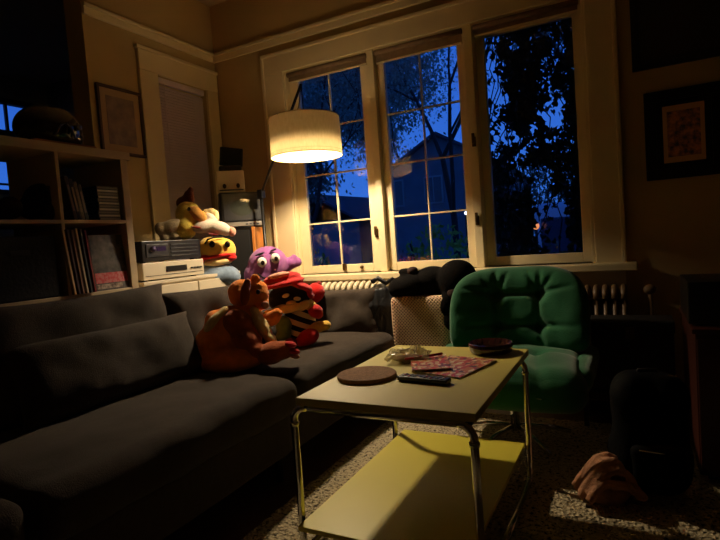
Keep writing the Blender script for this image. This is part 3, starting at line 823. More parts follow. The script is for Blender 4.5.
def stripes_mat():
    m = bpy.data.materials.new('striped_cloth'); m.use_nodes = True; nt = m.node_tree; b_ = nt.nodes['Principled BSDF']; b_.inputs['Roughness'].default_value = .9
    tc = nt.nodes.new('ShaderNodeTexCoord'); sx = nt.nodes.new('ShaderNodeSeparateXYZ'); nt.links.new(tc.outputs['Object'], sx.inputs[0])
    a = nt.nodes.new('ShaderNodeMath'); a.operation = 'MULTIPLY_ADD'; a.inputs[1].default_value = .45
    nt.links.new(sx.outputs[0], a.inputs[0]); nt.links.new(sx.outputs[2], a.inputs[2])
    f = nt.nodes.new('ShaderNodeMath'); f.operation = 'MULTIPLY'; f.inputs[1].default_value = 2*pi/.062; nt.links.new(a.outputs[0], f.inputs[0])
    s = nt.nodes.new('ShaderNodeMath'); s.operation = 'SINE'; nt.links.new(f.outputs[0], s.inputs[0])
    g = nt.nodes.new('ShaderNodeMath'); g.operation = 'GREATER_THAN'; g.inputs[1].default_value = 0; nt.links.new(s.outputs[0], g.inputs[0])
    mx = nt.nodes.new('ShaderNodeMix'); mx.data_type = 'RGBA'; mx.inputs['A'].default_value = (*lin((18, 15, 15)), 1); mx.inputs['B'].default_value = (*lin((226, 212, 190)), 1)
    nt.links.new(g.outputs[0], mx.inputs['Factor']); nt.links.new(mx.outputs['Result'], b_.inputs['Base Color'])
    return m
STR = stripes_mat()
t = Toy('plush_toy', 'plush doll in a wide red hat and black and white striped top', 300, 346, 'z', .475)
t.blob('body', STR, [(299, 322, 0, 17, 14, 16), (294, 334, 0, 14, 13, 8), (305, 314, 0, 11, 12, 10)])
hd = t.blob('head', BLKC, [(291, 296, 0, 22, 18, 12, -8), (290, 300, 2, 22, 17, 12)])
t.dot('eye', EYEW, [(286, 294, -18, 3.6, 2, 2.0, 10)], hd); t.dot('eye', EYEW, [(297, 297, -18, 3.6, 2, 2.0, -10)], hd)
t.dot('muzzle', CREAM, [(291, 301, -18, 5, 3, 2.2)], hd)
ht = t.blob('hat', RED, [(282, 278.5, 2, 19, 15, 6, 2), (283, 283, -2, 22, 20, 4, 4), (300, 285, -3, 13, 16, 4, -28), (309, 294, -3, 6, 10, 4, -50), (268, 286, -2, 8, 12, 3.5, 30)], vox=.006, sm=3)
t.dot('hat_patch', PNK, [(279, 275, -7, 11, 8, 3, 4)], ht)
t.blob('scarf', CREAM, [(277, 309, -14, 11, 7, 4, 20), (290, 306, -19, 13, 6, 4.5, 4), (303, 304, -14, 8, 6, 4.5, 25), (268, 313, -10, 6, 6, 4, 30)], vox=.006)
t.blob('leg', GRN, [(284, 324, -13, 8, 8, 10, -10), (284, 333, -14, 8, 8, 5)])
t.blob('arm', YEL, [(310, 305, -6, 7, 8, 6, -40), (307, 301, -5, 5, 6, 4)])
t.blob('mitten', RED, [(315, 310, -9, 8, 8, 7, -30), (318, 314, -8, 5, 6, 4)])
t.blob('leg', YEL, [(317, 326, -8, 12, 8, 5.5, 6), (325, 324, -9, 6, 6, 5)])
t.blob('shoe', RED, [(308, 334, -17, 11, 10, 8, 12), (302, 338, -17, 7, 8, 6)])
t.blob('shoe', RDK, [(291, 340, -18, 7, 7, 6)])
t = Toy('plush_ball', 'small round red plush between the sofa back and striped doll', 317, 301, 'y', 2.85)
t.blob('body', RED, [(316, 292, 0, 9, 9, 9.5), (313, 299, 0, 8, 8, 5)], vox=.007)
t.dot('tip', RDK, [(319, 284, 0, 3, 3, 3)])

t = Toy('plush_toy', 'round purple plush with one arm raised behind the striped doll', 268, 300, 'y', 2.86)
bd = t.blob('body', PUR, [(268, 265, 0, 20, 15, 19), (264, 275, 2, 20, 16, 18), (266, 292, 2, 22, 16, 14), (283, 268, 2, 10, 9, 7, 10), (291, 263, 0, 7, 7, 6.5), (298, 262, -1, 4, 4, 5), (294, 258, -1, 3.5, 3.5, 4)])
for ex, ey in ((262, 262), (275, 258)):
    o = t.dot('eye', EYEW, [(ex, ey, -14.5, 4.6, 2.6, 5.0)]); t.dot('pupil', EYEB, [(ex+.8, ey+.3, -16.6, 2.0, 1.6, 2.3)], o)
t.dot('eyebrow', BLKC, [(260, 254, -13.5, 5, 1.6, 1.1, 12)]); t.dot('eyebrow', BLKC, [(273, 250, -12, 3.6, 1.6, 1.0, 12)])
mb = MB(); mb.tube([t.loc(258, 273, -14.5), t.loc(263, 277, -15.2), t.loc(270, 278, -15), t.loc(277, 274, -13.5)], .9*t.mp, 8); mb.obj('mouth', BLKC, t.root, True)

t = Toy('plush_toy', 'yellow faced plush with red collar and shaggy blue body beside the stereo', 214, 284, 'x', -2.50)
bd = t.blob('body', BLU, [(214, 276, 0, 25, 16, 11), (199, 275, 2, 13, 12, 9, 20), (230, 276, 0, 11, 12, 9, -20), (214, 269, 0, 18, 13, 7)])
hd = t.blob('head', YEL, [(217, 250, 0, 18, 14, 13), (210, 248, 0, 12, 12, 11), (225, 250, 0, 11, 12, 12)])
t.blob('chin', CREAM, [(218, 262, -2, 15, 13, 5)], hd)
t.blob('collar', RED, [(218, 256, -3, 18, 13, 2.6), (206, 257, -4, 7, 8, 3.2), (230, 258, -4, 7, 8, 3.2), (201, 261, -3, 3, 6, 4)], hd, vox=.006, sm=3)
for ex in (212, 227): t.dot('eye', EYEB, [(ex, 244.5, -13.2, 2.8, 1.8, 3.2)], hd)
mb = MB(); mb.tube([t.loc(205, 244, -11.5), t.loc(208, 239.5, -11.5), t.loc(215, 237.5, -11), t.loc(223, 237, -9)], .8*t.mp, 8); mb.obj('brow_seam', BLKC, hd, True)
t.blob('arm', BLKC, [(194, 268, -10, 6, 5, 4, 50), (191, 271, -10, 4, 5, 4)], vox=.006)

t = Toy('plush_toy', 'olive yellow plush bird with brown tuft lying on the stereo receiver', 190, 240, 'x', -2.52)
bd = t.blob('body', YOL, [(187, 216, 0, 11, 10, 15), (186, 226, -2, 11, 10, 9), (184, 233, 0, 12, 10, 7), (192, 212, -2, 8, 8, 10)])
t.blob('tuft', plush('rust_plush', (92, 44, 22)), [(189, 198, 2, 6, 5, 9, -10), (183, 203, 2, 7, 5, 7, 30), (191, 190, 2, 3, 3, 4)], bd)
t.blob('beak', plush('amber_plush', (222, 158, 74)), [(199, 216, -8, 9, 6, 6, -45), (194, 211, -8, 6, 5, 5)], bd)
t.dot('eye', EYEB, [(189, 210, -11, 1.8, 1.4, 2)], bd)
t.blob('leg', plush('greyish_cream_plush', (178, 160, 124)), [(172, 226, -4, 13, 7, 6.5, 12), (161, 229, -4, 6, 6, 7), (176, 236, -2, 8, 7, 7), (166, 238, -2, 6, 6, 5)])
t.blob('leg', WHT, [(205, 227, -8, 13, 7, 6.5, 5), (217, 228, -9, 12, 7, 7, -12), (225, 231, -9, 8, 6, 5.5, -12), (210, 218, -4, 8, 6, 5, -30)])
t.blob('wing', CREAM, [(206, 214, -2, 4, 5, 5), (211, 212, -2, 5, 5, 4), (215, 217, -3, 4, 5, 7, -15)], vox=.006)
t.dot('toe', PNK, [(231, 232, -10, 4.2, 5, 5)])
for x, y in ((196, 228), (213, 235)):
    t.dot('stripe', RDK, [(x, y, -13, 5, 4, 1.2, -15)])

# ============================================================ RADIATORS
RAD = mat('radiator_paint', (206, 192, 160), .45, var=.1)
def radiator(x0, n, label, zt=.745):
    r = empty('radiator', (x0, 3.205, 0), 0, label, 'radiator', 'cast iron radiators under the window')
    first = None
    for i in range(n):
        b = MB()
        for yy in (-.045, 0, .045):
            b.tube([(0, yy, .10), (0, yy, zt-.05)], .013, 8)
        b.tube([(0, -.055, zt-.06), (0, -.05, zt-.025), (0, -.03, zt-.008), (0, 0, zt), (0, .03, zt-.008), (0, .05, zt-.025), (0, .055, zt-.06)], .017, 8)
        b.tube([(0, -.055, .14), (0, -.045, .10), (0, 0, .09), (0, .045, .10), (0, .055, .14)], .017, 8)
        if i in (0, n-1):
            for yy in (-.045, .045): b.tube([(0, yy, 0), (0, yy, .10)], .016, 8)
        o = b.obj('section', RAD, r, True); o.location = (i*.046, 0, 0)
    for z in (.13, zt-.06):
        b = MB(); b.tube([(0, 0, z), ((n-1)*.046, 0, z)], .012, 8); b.obj('pipe', RAD, r, True)
radiator(-2.02, 18, 'cream cast iron radiator behind the sofa end below the left sashes', .765)
RAD = mat('shade_dimmed_radiator_paint', (110, 84, 56), .5, var=.2)  # radiator paint darkened to brown, putting the shade behind the chair into the colour
radiator(-.42, 9, 'cast iron radiator with shade put into its brown colour behind the green chair', .70)
p = at_y(650, 290, 3.17)
vr = empty('radiator_valve', (p.x, 3.2, 0), 0, 'pale round radiator valve on its pipe right of the window', 'valve')
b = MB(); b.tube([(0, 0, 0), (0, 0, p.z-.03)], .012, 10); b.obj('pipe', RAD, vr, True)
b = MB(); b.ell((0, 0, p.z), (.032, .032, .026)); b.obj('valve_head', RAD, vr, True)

# ============================================================ LAMP
lp = empty('floor_lamp', (-2.28, 2.96, 0), 0, 'black arched floor lamp with cream drum shade glowing above the toys', 'lamp')
LO = Vector((2.28, -2.96, 0))
def L(v): return Vector(v) + LO
SHC = Vector((-1.772, 2.79, 0)); ZB, ZTOP = 1.60, 1.835
b = MB(); b.lathe([(0, 0), (.13, 0), (.135, .006), (.135, .02), (.13, .026), (0, .028)], seg=40); b.obj('base', BLACKM, lp)
b = MB(); b.tube([(0, 0, .02), (0, 0, 1.45)], .011, 12); b.obj('pole', BLACKM, lp, True)
b = MB(); b.box(-.022, .022, -.022, .022, 1.40, 1.46, .005); b.obj('joint', BLACKM, lp)
tip = at_y(301, 84, 2.79)
b = MB(); b.tube([(0, 0, 1.43), L(tip)], .009, 12); b.obj('arm', BLACKM, lp, True)
b = MB(); b.tube([L(tip), L((SHC.x, SHC.y, ZTOP-.03))], .004, 8); b.tube([L((tip.x-.0, tip.y, tip.z)), L((tip.x-.04, tip.y+.02, tip.z-.12)), L((SHC.x-.07, SHC.y+.0, ZTOP+.01)), L((SHC.x, SHC.y, ZTOP-.02))], .003, 6); b.obj('cord', BLACKM, lp, True)
def shade_mat():
    m = bpy.data.materials.new('linen_shade'); m.use_nodes = True; nt = m.node_tree; nt.nodes.clear()
    out = nt.nodes.new('ShaderNodeOutputMaterial'); mx = nt.nodes.new('ShaderNodeMixShader'); mx.inputs[0].default_value = .085
    d = nt.nodes.new('ShaderNodeBsdfDiffuse'); tr = nt.nodes.new('ShaderNodeBsdfTranslucent')
    tc = nt.nodes.new('ShaderNodeTexCoord'); mp = nt.nodes.new('ShaderNodeMapping'); mp.inputs['Scale'].default_value = (1, 1, .25)
    nz = nt.nodes.new('ShaderNodeTexNoise'); nz.inputs['Scale'].default_value = 120; nz.inputs['Detail'].default_value = 2
    nt.links.new(tc.outputs['Object'], mp.inputs[0]); nt.links.new(mp.outputs[0], nz.inputs['Vector'])
    cr = nt.nodes.new('ShaderNodeValToRGB'); cr.color_ramp.elements[0].color = (*lin((214, 184, 128)), 1); cr.color_ramp.elements[1].color = (*lin((240, 216, 160)), 1)
    nt.links.new(nz.outputs['Fac'], cr.inputs[0]); nt.links.new(cr.outputs[0], d.inputs[0]); nt.links.new(cr.outputs[0], tr.inputs[0])
    nt.links.new(d.outputs[0], mx.inputs[1]); nt.links.new(tr.outputs[0], mx.inputs[2]); nt.links.new(mx.outputs[0], out.inputs[0])
    return m
SM = shade_mat(); RB, RT = .222, .216
b = MB(); b.lathe([(RB, ZB), ((RB+RT)/2+.001, (ZB+ZTOP)/2), (RT, ZTOP)], c=L((SHC.x, SHC.y, 0)), seg=64); sh = b.obj('lamp_shade', SM, lp, True)
b = MB(); b.tube([L((SHC.x+RB*cos(a), SHC.y+RB*sin(a), ZB)) for a in [2*pi*k/48 for k in range(49)]], .0028, 6, False); b.tube([L((SHC.x+RB*1.002*cos(a), SHC.y+RB*1.002*sin(a), ZB+.022)) for a in [2*pi*k/48 for k in range(49)]], .0012, 5, False); b.tube([L((SHC.x+RT*cos(a), SHC.y+RT*sin(a), ZTOP)) for a in [2*pi*k/48 for k in range(49)]], .0028, 6, False)
b.obj('shade_rim', mat('rim_tape', (190, 160, 104), .8), sh, True)
b = MB()
for k in range(3):
    a = 2*pi*k/3+.3; b.tube([L((SHC.x, SHC.y, ZTOP-.025)), L((SHC.x+RT*cos(a), SHC.y+RT*sin(a), ZTOP-.004))], .0025, 6)
b.tube([L((SHC.x, SHC.y, ZTOP-.09)), L((SHC.x, SHC.y, ZTOP-.01))], .018, 12); b.obj('socket', BLACKM, sh, True)
BZ = 1.722
b = MB(); b.ell(L((SHC.x, SHC.y, BZ)), (.028, .028, .035)); b.obj('bulb', emis('bulb_glow', (255, 222, 170), 6), sh, True)
WARM = (1., .79, .52)
la = bpy.data.lights.new('bulb_light', 'POINT'); la.energy = 9.; la.color = WARM; la.shadow_soft_size = .035
o = bpy.data.objects.new('bulb_light', la); COL.objects.link(o); o.location = (SHC.x, SHC.y, BZ)
la = bpy.data.lights.new('bulb_beam', 'SPOT'); la.energy = 270.; la.color = WARM; la.shadow_soft_size = .035; la.spot_size = radians(176); la.spot_blend = .35
o = bpy.data.objects.new('bulb_beam', la); COL.objects.link(o); o.location = (SHC.x, SHC.y, BZ)

# ============================================================ CORNER: sideboard, stereo, tv
sb = empty('sideboard', (-2.62, 2.42, 0), 0, 'white sideboard behind the sofa under the stereo stack', 'cabinet')
b = MB(); b.box(-.24, .20, -.40, .40, .04, .89, .003); b.obj('body', WHITE, sb)
b = MB(); b.box(-.25, .21, -.405, .405, .89, .91, .003); b.obj('top', WHITE, sb)
for sy in (-1, 1):
    b = MB(); b.box(.20, .216, (.005 if sy > 0 else -.395), (.395 if sy > 0 else -.005), .06, .88, .003); d = b.obj('door', WHITE, sb)
    b = MB(); b.ell((.224, sy*.03, .6), (.01, .01, .01)); b.obj('knob', CHROME, d, True)
for sy in (-1, 1):
    b = MB(); b.box(-.2, .18, sy*.36-.015, sy*.36+.015, 0, .05); b.obj('leg', BLACKP, sb)
SILV = mat('pale_grey_metal', (206, 194, 168), .4, var=.03)
vc = empty('video_recorder', (-2.60, 2.27, .91), 0, 'pale silver video recorder with black display on the sideboard', 'player')
b = MB(); b.box(-.20, .17, -.235, .235, .008, .105, .004); b.obj('body', SILV, vc)
b = MB(); b.box(.17, .174, -.07, .09, .045, .078, .001); b.obj('display', BLACKP, vc)
b = MB(); b.box(.17, .172, -.22, .22, .028, .031); b.obj('tray_line', DARKG, vc)
for k in range(4):
    b = MB(); b.box(.17, .178, .12+k*.025, .138+k*.025, .05, .06, .002); b.obj('button', DARKG, vc)
for a, c in ((-.15, -.19), (.12, -.19), (-.15, .19), (.12, .19)):
    b = MB(); b.lathe([(0, 0), (.016, 0), (.016, .01), (0, .01)], c=(a, c, 0), seg=12); b.obj('foot', BLACKP, vc)
rc = empty('stereo_receiver', (-2.60, 2.27, 1.015), 0, 'black stereo receiver stacked on the pale video recorder', 'stereo')
b = MB(); b.box(-.20, .165, -.225, .225, .006, .125, .004); b.obj('body', BLACKP, rc)
b = MB(); b.box(.165, .17, -.20, -.04, .03, .105, .002); b.obj('front_panel', DARKG, rc)
b = MB(); b.tube([(.168, -.155, .078), (.185, -.155, .078)], .016, 20); b.obj('volume_knob', mat('violet_grey_metal', (88, 76, 110), .3, metal=.6), rc, True)
b = MB(); b.box(.170, .172, -.125, -.06, .065, .09); b.obj('display', mat('violet_display', (44, 30, 66), .2), rc)
for k in range(4):
    b = MB(); b.box(.165, .169, -.02, .20, .028+k*.022, .036+k*.022, .001); b.obj('slot', DARKG, rc)
for a, c in ((-.15, -.19), (.12, -.19), (-.15, .19), (.12, .19)):
    b = MB(); b.lathe([(0, 0), (.016, 0), (.016, .008), (0, .008)], c=(a, c, -.002), seg=12); b.obj('foot', BLACKP, rc)

# tower stand + CRT
TVP = Vector((-2.56, 3.02, 0)); TR_ = radians(22)
tw = empty('speaker_tower', TVP, TR_, 'black floor speaker with wooden side carrying the small television', 'speaker')
b = MB(); b.box(-.15, .135, -.13, .15, 0, 1.21, .004); b.obj('cabinet', BLACKP, tw)
b = MB(); b.box(.136, .156, -.13, .15, 0, 1.21, .003); b.obj('side_panel', mat('orange_pine', (206, 128, 56), .5, var=.25, vscale=6), tw)
b = MB(); b.box(-.14, .125, -.145, -.13, .5, 1.19, .005); b.obj('grille', mat('speaker_cloth', (18, 17, 17), .9, bump=.3, bscale=300), tw)
tv = empty('television', TVP + Vector((.02, .0, 1.212)), radians(50), 'small black tube television on the speaker tower in the corner', 'television')
tv.scale = (.86, .86, 1)
b = MB(); b.box(-.175, .175, -.15, -.05, 0, .25, .012); b.box(-.15, .15, -.06, .16, .015, .235, .03); b.obj('case', BLACKP, tv)
b = MB(); b.box(-.155, .155, -.158, -.148, .045, .235, .006); f = b.obj('bezel', DARKG, tv)
bm = bmesh.new(); n = 12
g = [[bm.verts.new((-.130+.260*i/n, -.1625+.016*(((i/n)*2-1)**2+((j/n)*2-1)**2)*.5, .060+.162*j/n)) for i in range(n+1)] for j in range(n+1)]
for j in range(n):
    for i in range(n): bm.faces.new((g[j][i], g[j][i+1], g[j+1][i+1], g[j+1][i]))
link('screen', bm, mat('tube_glass', (66, 70, 62), .08, spec=.8), tv, True)
b = MB(); b.box(-.16, .16, -.157, -.150, .008, .036, .002); b.obj('control_strip', mat('grey_strip', (120, 112, 100), .4), tv)
for k in range(4):
    b = MB(); b.box(.02+k*.03, .038+k*.03, -.160, -.156, .016, .026, .001); b.obj('button', DARKG, tv)
bx = empty('radio_box', TVP + Vector((-.03, .0, 1.463)), radians(40), 'small white box with two dark knobs on top of the television', 'radio')
bx.scale = (1.05, 1.05, 1.38)
b = MB(); b.box(-.09, .09, -.10, .05, 0, .115, .006); b.obj('case', WHITE, bx)
for sx in (-.045, .045):
    b = MB(); b.tube([(sx, -.10, .035), (sx, -.115, .035)], .012, 16); b.obj('knob', BLACKP, bx, True)
b = MB(); b.box(-.08, .08, -.103, -.099, .012, .018); b.obj('trim_line', DARKG, bx)
ck = empty('clock', TVP + Vector((-.03, .0, 1.622)), radians(44), 'black tilted desk clock standing on the white box', 'clock')
ck.scale = (1.1, 1.1, 1.1)
b = MB(); b.box(-.075, .07, -.08, -.0, 0, .035, .010); b.obj('base', BLACKP, ck)
b = MB(); b.box(-.07, .08, -.045, -.025, .035, .165, .008, rot=(radians(-12), radians(7), 0), piv=(0, -.03, .035)); f = b.obj('screen_body', BLACKP, ck)
b = MB(); b.box(-.06, .07, -.047, -.0455, .045, .155, rot=(radians(-12), radians(7), 0), piv=(0, -.03, .035)); b.obj('face', mat('dark_clock_face', (22, 26, 24), .15), f)

# ============================================================ WALL PICTURES
def picture(name, label, c, w, h, wall, fr, mt, art, fw=.02, mw=.05, glass=False):
    rz = 0 if wall == 'back' else radians(90)
    r = empty(name, c, rz, label, 'picture', None)
    b = MB(); t = .022
    b.box(-w/2, w/2, -t, -.002, h/2-fw, h/2, .003); b.box(-w/2, w/2, -t, -.002, -h/2, -h/2+fw, .003)
    b.box(-w/2, -w/2+fw, -t, -.002, -h/2+fw, h/2-fw, .003); b.box(w/2-fw, w/2, -t, -.002, -h/2+fw, h/2-fw, .003)
    b.obj('frame', fr, r)
    b = MB(); b.box(-w/2+fw, w/2-fw, -.010, -.003, -h/2+fw, h/2-fw); b.obj('mat_board', mt, r)
    b = MB(); b.box(-w/2+fw+mw, w/2-fw-mw, -.012, -.0101, -h/2+fw+mw, h/2-fw-mw); b.obj('print', art, r)
    return r
DKF = mat('dark_frame', (24, 17, 12), .4); BLF = mat('black_frame', (12, 12, 14), .35)
CRM = mat('cream_mat_board', (224, 176, 124), .8)
ART1 = mat('faded_print', (150, 128, 110), .7, rgb2=(118, 100, 96), vscale=14)
ART2 = mat('mosaic_print', (226, 150, 110), .7, rgb2=(84, 74, 100), vscale=38)
DPR = mat('dark_print', (34, 24, 16), .5, rgb2=(22, 16, 12), vscale=5)
picture('framed_print', 'pale print in a thin wooden frame left of the narrow window', (XL, 2.365, 1.93), .335, .43, 'left', mat('thin_wood_frame', (84, 60, 36), .5), mat('ivory_mat', (180, 150, 112), .8), ART1, .018, .045)
# black framed colourful print (on window wall): x .09...43, z 1.27..1.73
picture('framed_print', 'colourful patchwork print in a wide black frame right of the window', (.262, YW, 1.50), .36, .47, 'back', BLF, BLF, CRM, .055, .03)
b = MB(); 
ro = [o_ for o_ in SC.objects if o_.name.startswith('framed_print')][-1]
b.box(-.075, .075, -.0135, -.0121, -.12, .12); b.obj('artwork', ART2, ro)
picture('dark_picture', 'large dark brown framed picture cropped above the black framed print', (.30, YW, 2.17), .53, .62, 'back', DKF, DPR, DPR, .03, .02)

# ============================================================ BOOKCASE
bc = empty('bookcase', (-2.44, .85, 0), 0, 'white open cube bookcase standing behind the sofa', 'bookcase')
BW = mat('bookcase_white', (198, 176, 138), .5, var=.04)
bx0, bx1 = -.18, .19   # depth
ys = [1.83-.35*k-.85 for k in range(6)]
b = MB()
b.box(bx0, bx1, ys[5]-.04, ys[0]+.04, 1.545, 1.585, .002); b.obj('top_panel', BW, bc)
b = MB(); b.box(bx0, bx1, ys[5]-.04, ys[0]+.04, .0, .04, .002); b.obj('bottom_panel', BW, bc)
for k in (0, 5):
    b = MB(); b.box(bx0, bx1, ys[k]-.02, ys[k]+.02, .04, 1.545, .002); b.obj('side_panel', BW, bc)
for z in (1.235, .895, .555, .215):
    b = MB(); b.box(bx0, bx1, ys[5]+.02, ys[0]-.02, z-.008, z+.008, .002); b.obj('shelf', BW, bc)
for k in range(1, 5):
    b = MB()
    for z0_, z1_ in ((1.243, 1.545), (.903, 1.227), (.563, .887), (.223, .547), (.04, .207)): b.box(bx0, bx1, ys[k]-.008, ys[k]+.008, z0_, z1_, .001)
    b.obj('divider', BW, bc)
# helmet on top
hp = Vector((-2.42, 1.57, 1.585))
hm = empty('helmet', hp, 0, 'glossy black helmet on top of the bookcase', 'helmet')
GB = mat('gloss_black', (12, 12, 15), .12, coat=.6)
b = MB(); b.ell((0, 0, .095), (.12, .155, .115), sub=4)
for v in b.bm.verts:
    if v.co.z < .018: v.co.z = .018
    if v.co.y > .08: v.co.z = max(.018, v.co.z - (v.co.y-.08)*.35)
b.obj('shell', GB, hm, True)
b = MB(); b.box(-.10, .118, -.15, .16, .004, .022, .008); b.obj('rim', mat('orange_trim', (150, 92, 36), .5), hm)
b = MB(); b.tube([(.118*sqrt(max(0, 1-(zz/.13)**2))*1.0, yy, .075+zz) for yy, zz in ((-.05, -.03), (-.02, .02), (.01, .035), (.035, .01), (.045, -.03))], .005, 8); b.obj('vent_trim', mat('grey_trim', (96, 96, 100), .3, metal=.5), hm, True)
b = MB(); b.tube([(.108, .072, .10), (.122, .072, .10)], .014, 20); b.obj('visor_screw', mat('grey_trim', (96, 96, 100), .3, metal=.5), hm, True)
gp = empty('glasses', (-2.40, 1.33, 1.587), radians(80), 'dark glasses lying on the bookcase beside the helmet', 'glasses')
b = MB(); 
for sx in (-1, 1): b.tube([(sx*.033+.024*cos(a), 0, .021+.018*sin(a)) for a in [2*pi*k/16 for k in range(17)]], .002, 6, False)
b.tube([(-.01, 0, .024), (.01, 0, .024)], .0018, 6); b.obj('frame', BLACKP, gp, True)
for sx in (-1, 1):
    b = MB(); b.tube([(sx*.057, 0, .026), (sx*.060, .07, .02), (sx*.058, .12, .004)], .0018, 6); b.obj('temple', BLACKP, gp, True)
# second row left: dark plush/round bag
t = Toy('round_bag', 'round black soft bag in the upper left bookcase cube', 42, 222, 'x', -2.38, 'bag', None)
t.blob('body', mat('matt_black_cloth', (18, 16, 15), .9, bump=.3), [(42, 200, 0, 17, 16, 17), (32, 208, 0, 13, 14, 12), (52, 206, 0, 11, 12, 14)], vox=.012)
t.dot('patch', mat('brown_patch', (70, 58, 36), .8), [(51, 213, -13, 5, 4, 7)])
t = Toy('round_bag', 'smaller dark pouch at the left edge of the upper bookcase cube', 10, 222, 'x', -2.38, 'bag', None)
t.blob('body', mat('brown_cloth', (50, 42, 32), .9, bump=.3), [(10, 208, 0, 12, 12, 12), (4, 213, 0, 9, 10, 8)], vox=.012)

# discs / tapes in upper right cube: a lying stack and leaning cases
def case(loc, dims, rot, col, label, name='disc_case', group='disc cases in the upper right cube', band=None):
    r = empty(name, loc, 0, label, 'case', group); r.rotation_euler = rot
    x, y, z = dims
    b = MB(); b.box(-x/2, x/2, -y/2, y/2, 0, z, .001); b.obj('case_shell', mat('case_%d_%d_%d' % col, col, .3), r)
    b = MB(); b.box(x/2, x/2+.0006, -y/2+.004, y/2-.004, z*.2, z*.8); b.obj('spine_label', mat('label_%d_%d_%d' % (band or (180, 176, 160)), band or (180, 176, 160), .5), r)
rnd = random.Random(12)
zz = 1.243
cols = [(30, 28, 28), (60, 56, 48), (26, 30, 26), (80, 70, 60), (34, 30, 30)]
names_ = ['bottom of', 'second in', 'third in', 'fourth in', 'fifth in', 'sixth in', 'seventh in', 'eighth in', 'ninth in', 'tenth in', 'top of']
for k in range(11):
    case((-2.36, 1.735+rnd.uniform(-.004, .004), zz), (.19, .12, .0145), (0, 0, rnd.uniform(-.04, .04)), cols[k % 5], 'flat disc case, %s the stack at right in the bookcase cube' % names_[k], band=(196, 192, 172) if k % 2 else (120, 116, 104)); zz += .015
for k in range(4):
    case((-2.36, 1.555+k*.019, 1.2455), (.19, .016, .20-.012*k), (radians(9), 0, 0), ((70, 60, 50), (28, 26, 26), (96, 84, 68), (40, 38, 36))[k], '%s leaning upright case beside the flat disc stack' % ('brown', 'black', 'tan', 'charcoal')[k], band=(130, 110, 90))
zz = 1.243
for k in range(7):
    case((-2.37, 1.492, zz), (.13, .05, .022), (0, 0, 0), cols[(k+2) % 5], 'small tape box, %s the narrow stack beside the divider' % names_[k], 'tape_box', 'tape boxes in the upper right cube', (90, 70, 84)); zz += .0225
# lower right cube: records leaning and magazine facing out
for k in range(6):
    yy = 1.488+k*.020
    c = ((190, 160, 120), (60, 30, 26), (120, 84, 60), (180, 160, 130), (30, 26, 26), (130, 30, 26))[k]
    r = empty('record_sleeve', (-2.38, yy+.006, .9035), 0, '%s record sleeve leaning left in the lower bookcase cube' % ('buff', 'dark maroon', 'brown', 'ivory', 'black', 'red')[k], 'record', 'records in the lower right cube')
    r.rotation_euler = (radians(6-k*.2), 0, 0)
    b = MB(); b.box(-.15, .15, -.005, .005, .001, .30-.004*(k % 3), .001); b.obj('sleeve', mat('sleeve_%d' % k, c, .6), r)
    b = MB(); b.box(-.14, .145, -.0015, .0015, .28, .3015-.004*(k % 3)); b.obj('disc', BLACKP, r)
CM = mat('grey_cover_photo', (92, 84, 78), .5, rgb2=(36, 30, 30), vscale=26)
mg = empty('music_magazine', (-2.262, 1.715, .904), 0, 'magazine with grey picture and red band facing out of the lower cube', 'magazine')
mg.rotation_euler = (0, radians(-6), 0)
b = MB(); b.box(-.012, .0, -.094, .090, 0, .27, .001); b.obj('pages', PAPER, mg)
b = MB(); b.box(0, .001, -.094, .090, 0, .27); c_ = b.obj('cover', CM, mg)
b = MB(); b.box(.001, .002, -.090, .086, .035, .085); b.obj('title_band', mat('red_band', (190, 36, 44), .5, rgb2=(200, 120, 116), vscale=60), c_)
b = MB(); b.box(.001, .0018, -.088, .05, .008, .030); b.obj('caption_band', mat('pale_band', (180, 160, 140), .5, rgb2=(90, 70, 60), vscale=60), c_)
# lower left: black storage box
b_ = empty('storage_box', (-2.40, 1.28, .9035), 0, 'black fabric storage box in the dark middle cube', 'box')
b = MB(); b.box(-.15, .15, -.155, .155, 0, .27, .008); b.obj('body', mat('matt_black_cloth', (18, 16, 15), .9), b_)
b = MB(); b.box(.15, .154, -.04, .04, .19, .21, .001); b.obj('handle', BLACKP, b_)

# ============================================================ RIGHT SIDE
REDW = mat('red_brown_wood', (70, 30, 18), .4, var=.3, vscale=6)
cb = empty('cabinet', (.47, 2.62, 0), 0, 'low red brown wooden cabinet at the right edge', 'cabinet')
b = MB(); b.box(-.27, .30, -.25, .35, .04, .60, .004); b.obj('body', REDW, cb)
b = MB(); b.box(-.28, .31, -.26, .36, .60, .62, .004); b.obj('top', REDW, cb)
for sx in (-1, 1):
    b = MB(); b.box(*((-.265, .008) if sx < 0 else (.018, .29)), -.262, -.25, .06, .58, .003); d = b.obj('door', REDW, cb)
    b = MB(); b.ell((sx*.02+.013, -.27, .34), (.01, .01, .01)); b.obj('knob', BRASS, d, True)
b = MB(); b.box(-.24, .27, -.22, .32, 0, .045); b.obj('plinth', BLACKP, cb)
am = empty('amplifier', (.42, 2.62, .62), 0, 'black amplifier with a shiny knob on the red brown cabinet', 'stereo')
b = MB(); b.box(-.235, .22, -.19, .18, .008, .175, .006); b.obj('body', BLACKP, am)
b = MB(); b.tube([(-.10, -.19, .105), (-.10, -.215, .105)], .028, 24); b.obj('knob', mat('black_chrome', (60, 60, 60), .15, metal=1), am, True)
for k in range(3):
    b = MB(); b.tube([(-.06+k*.05, -.19, .05), (-.06+k*.05, -.20, .05)], .008, 12); b.obj('button', CHROME, am, True)
for a, c in ((-.19, -.15), (.18, -.15), (-.19, .14), (.18, .14)):
    b = MB(); b.lathe([(0, 0), (.016, 0), (.016, .01), (0, .01)], c=(a, c, 0), seg=12); b.obj('foot', BLACKP, am)
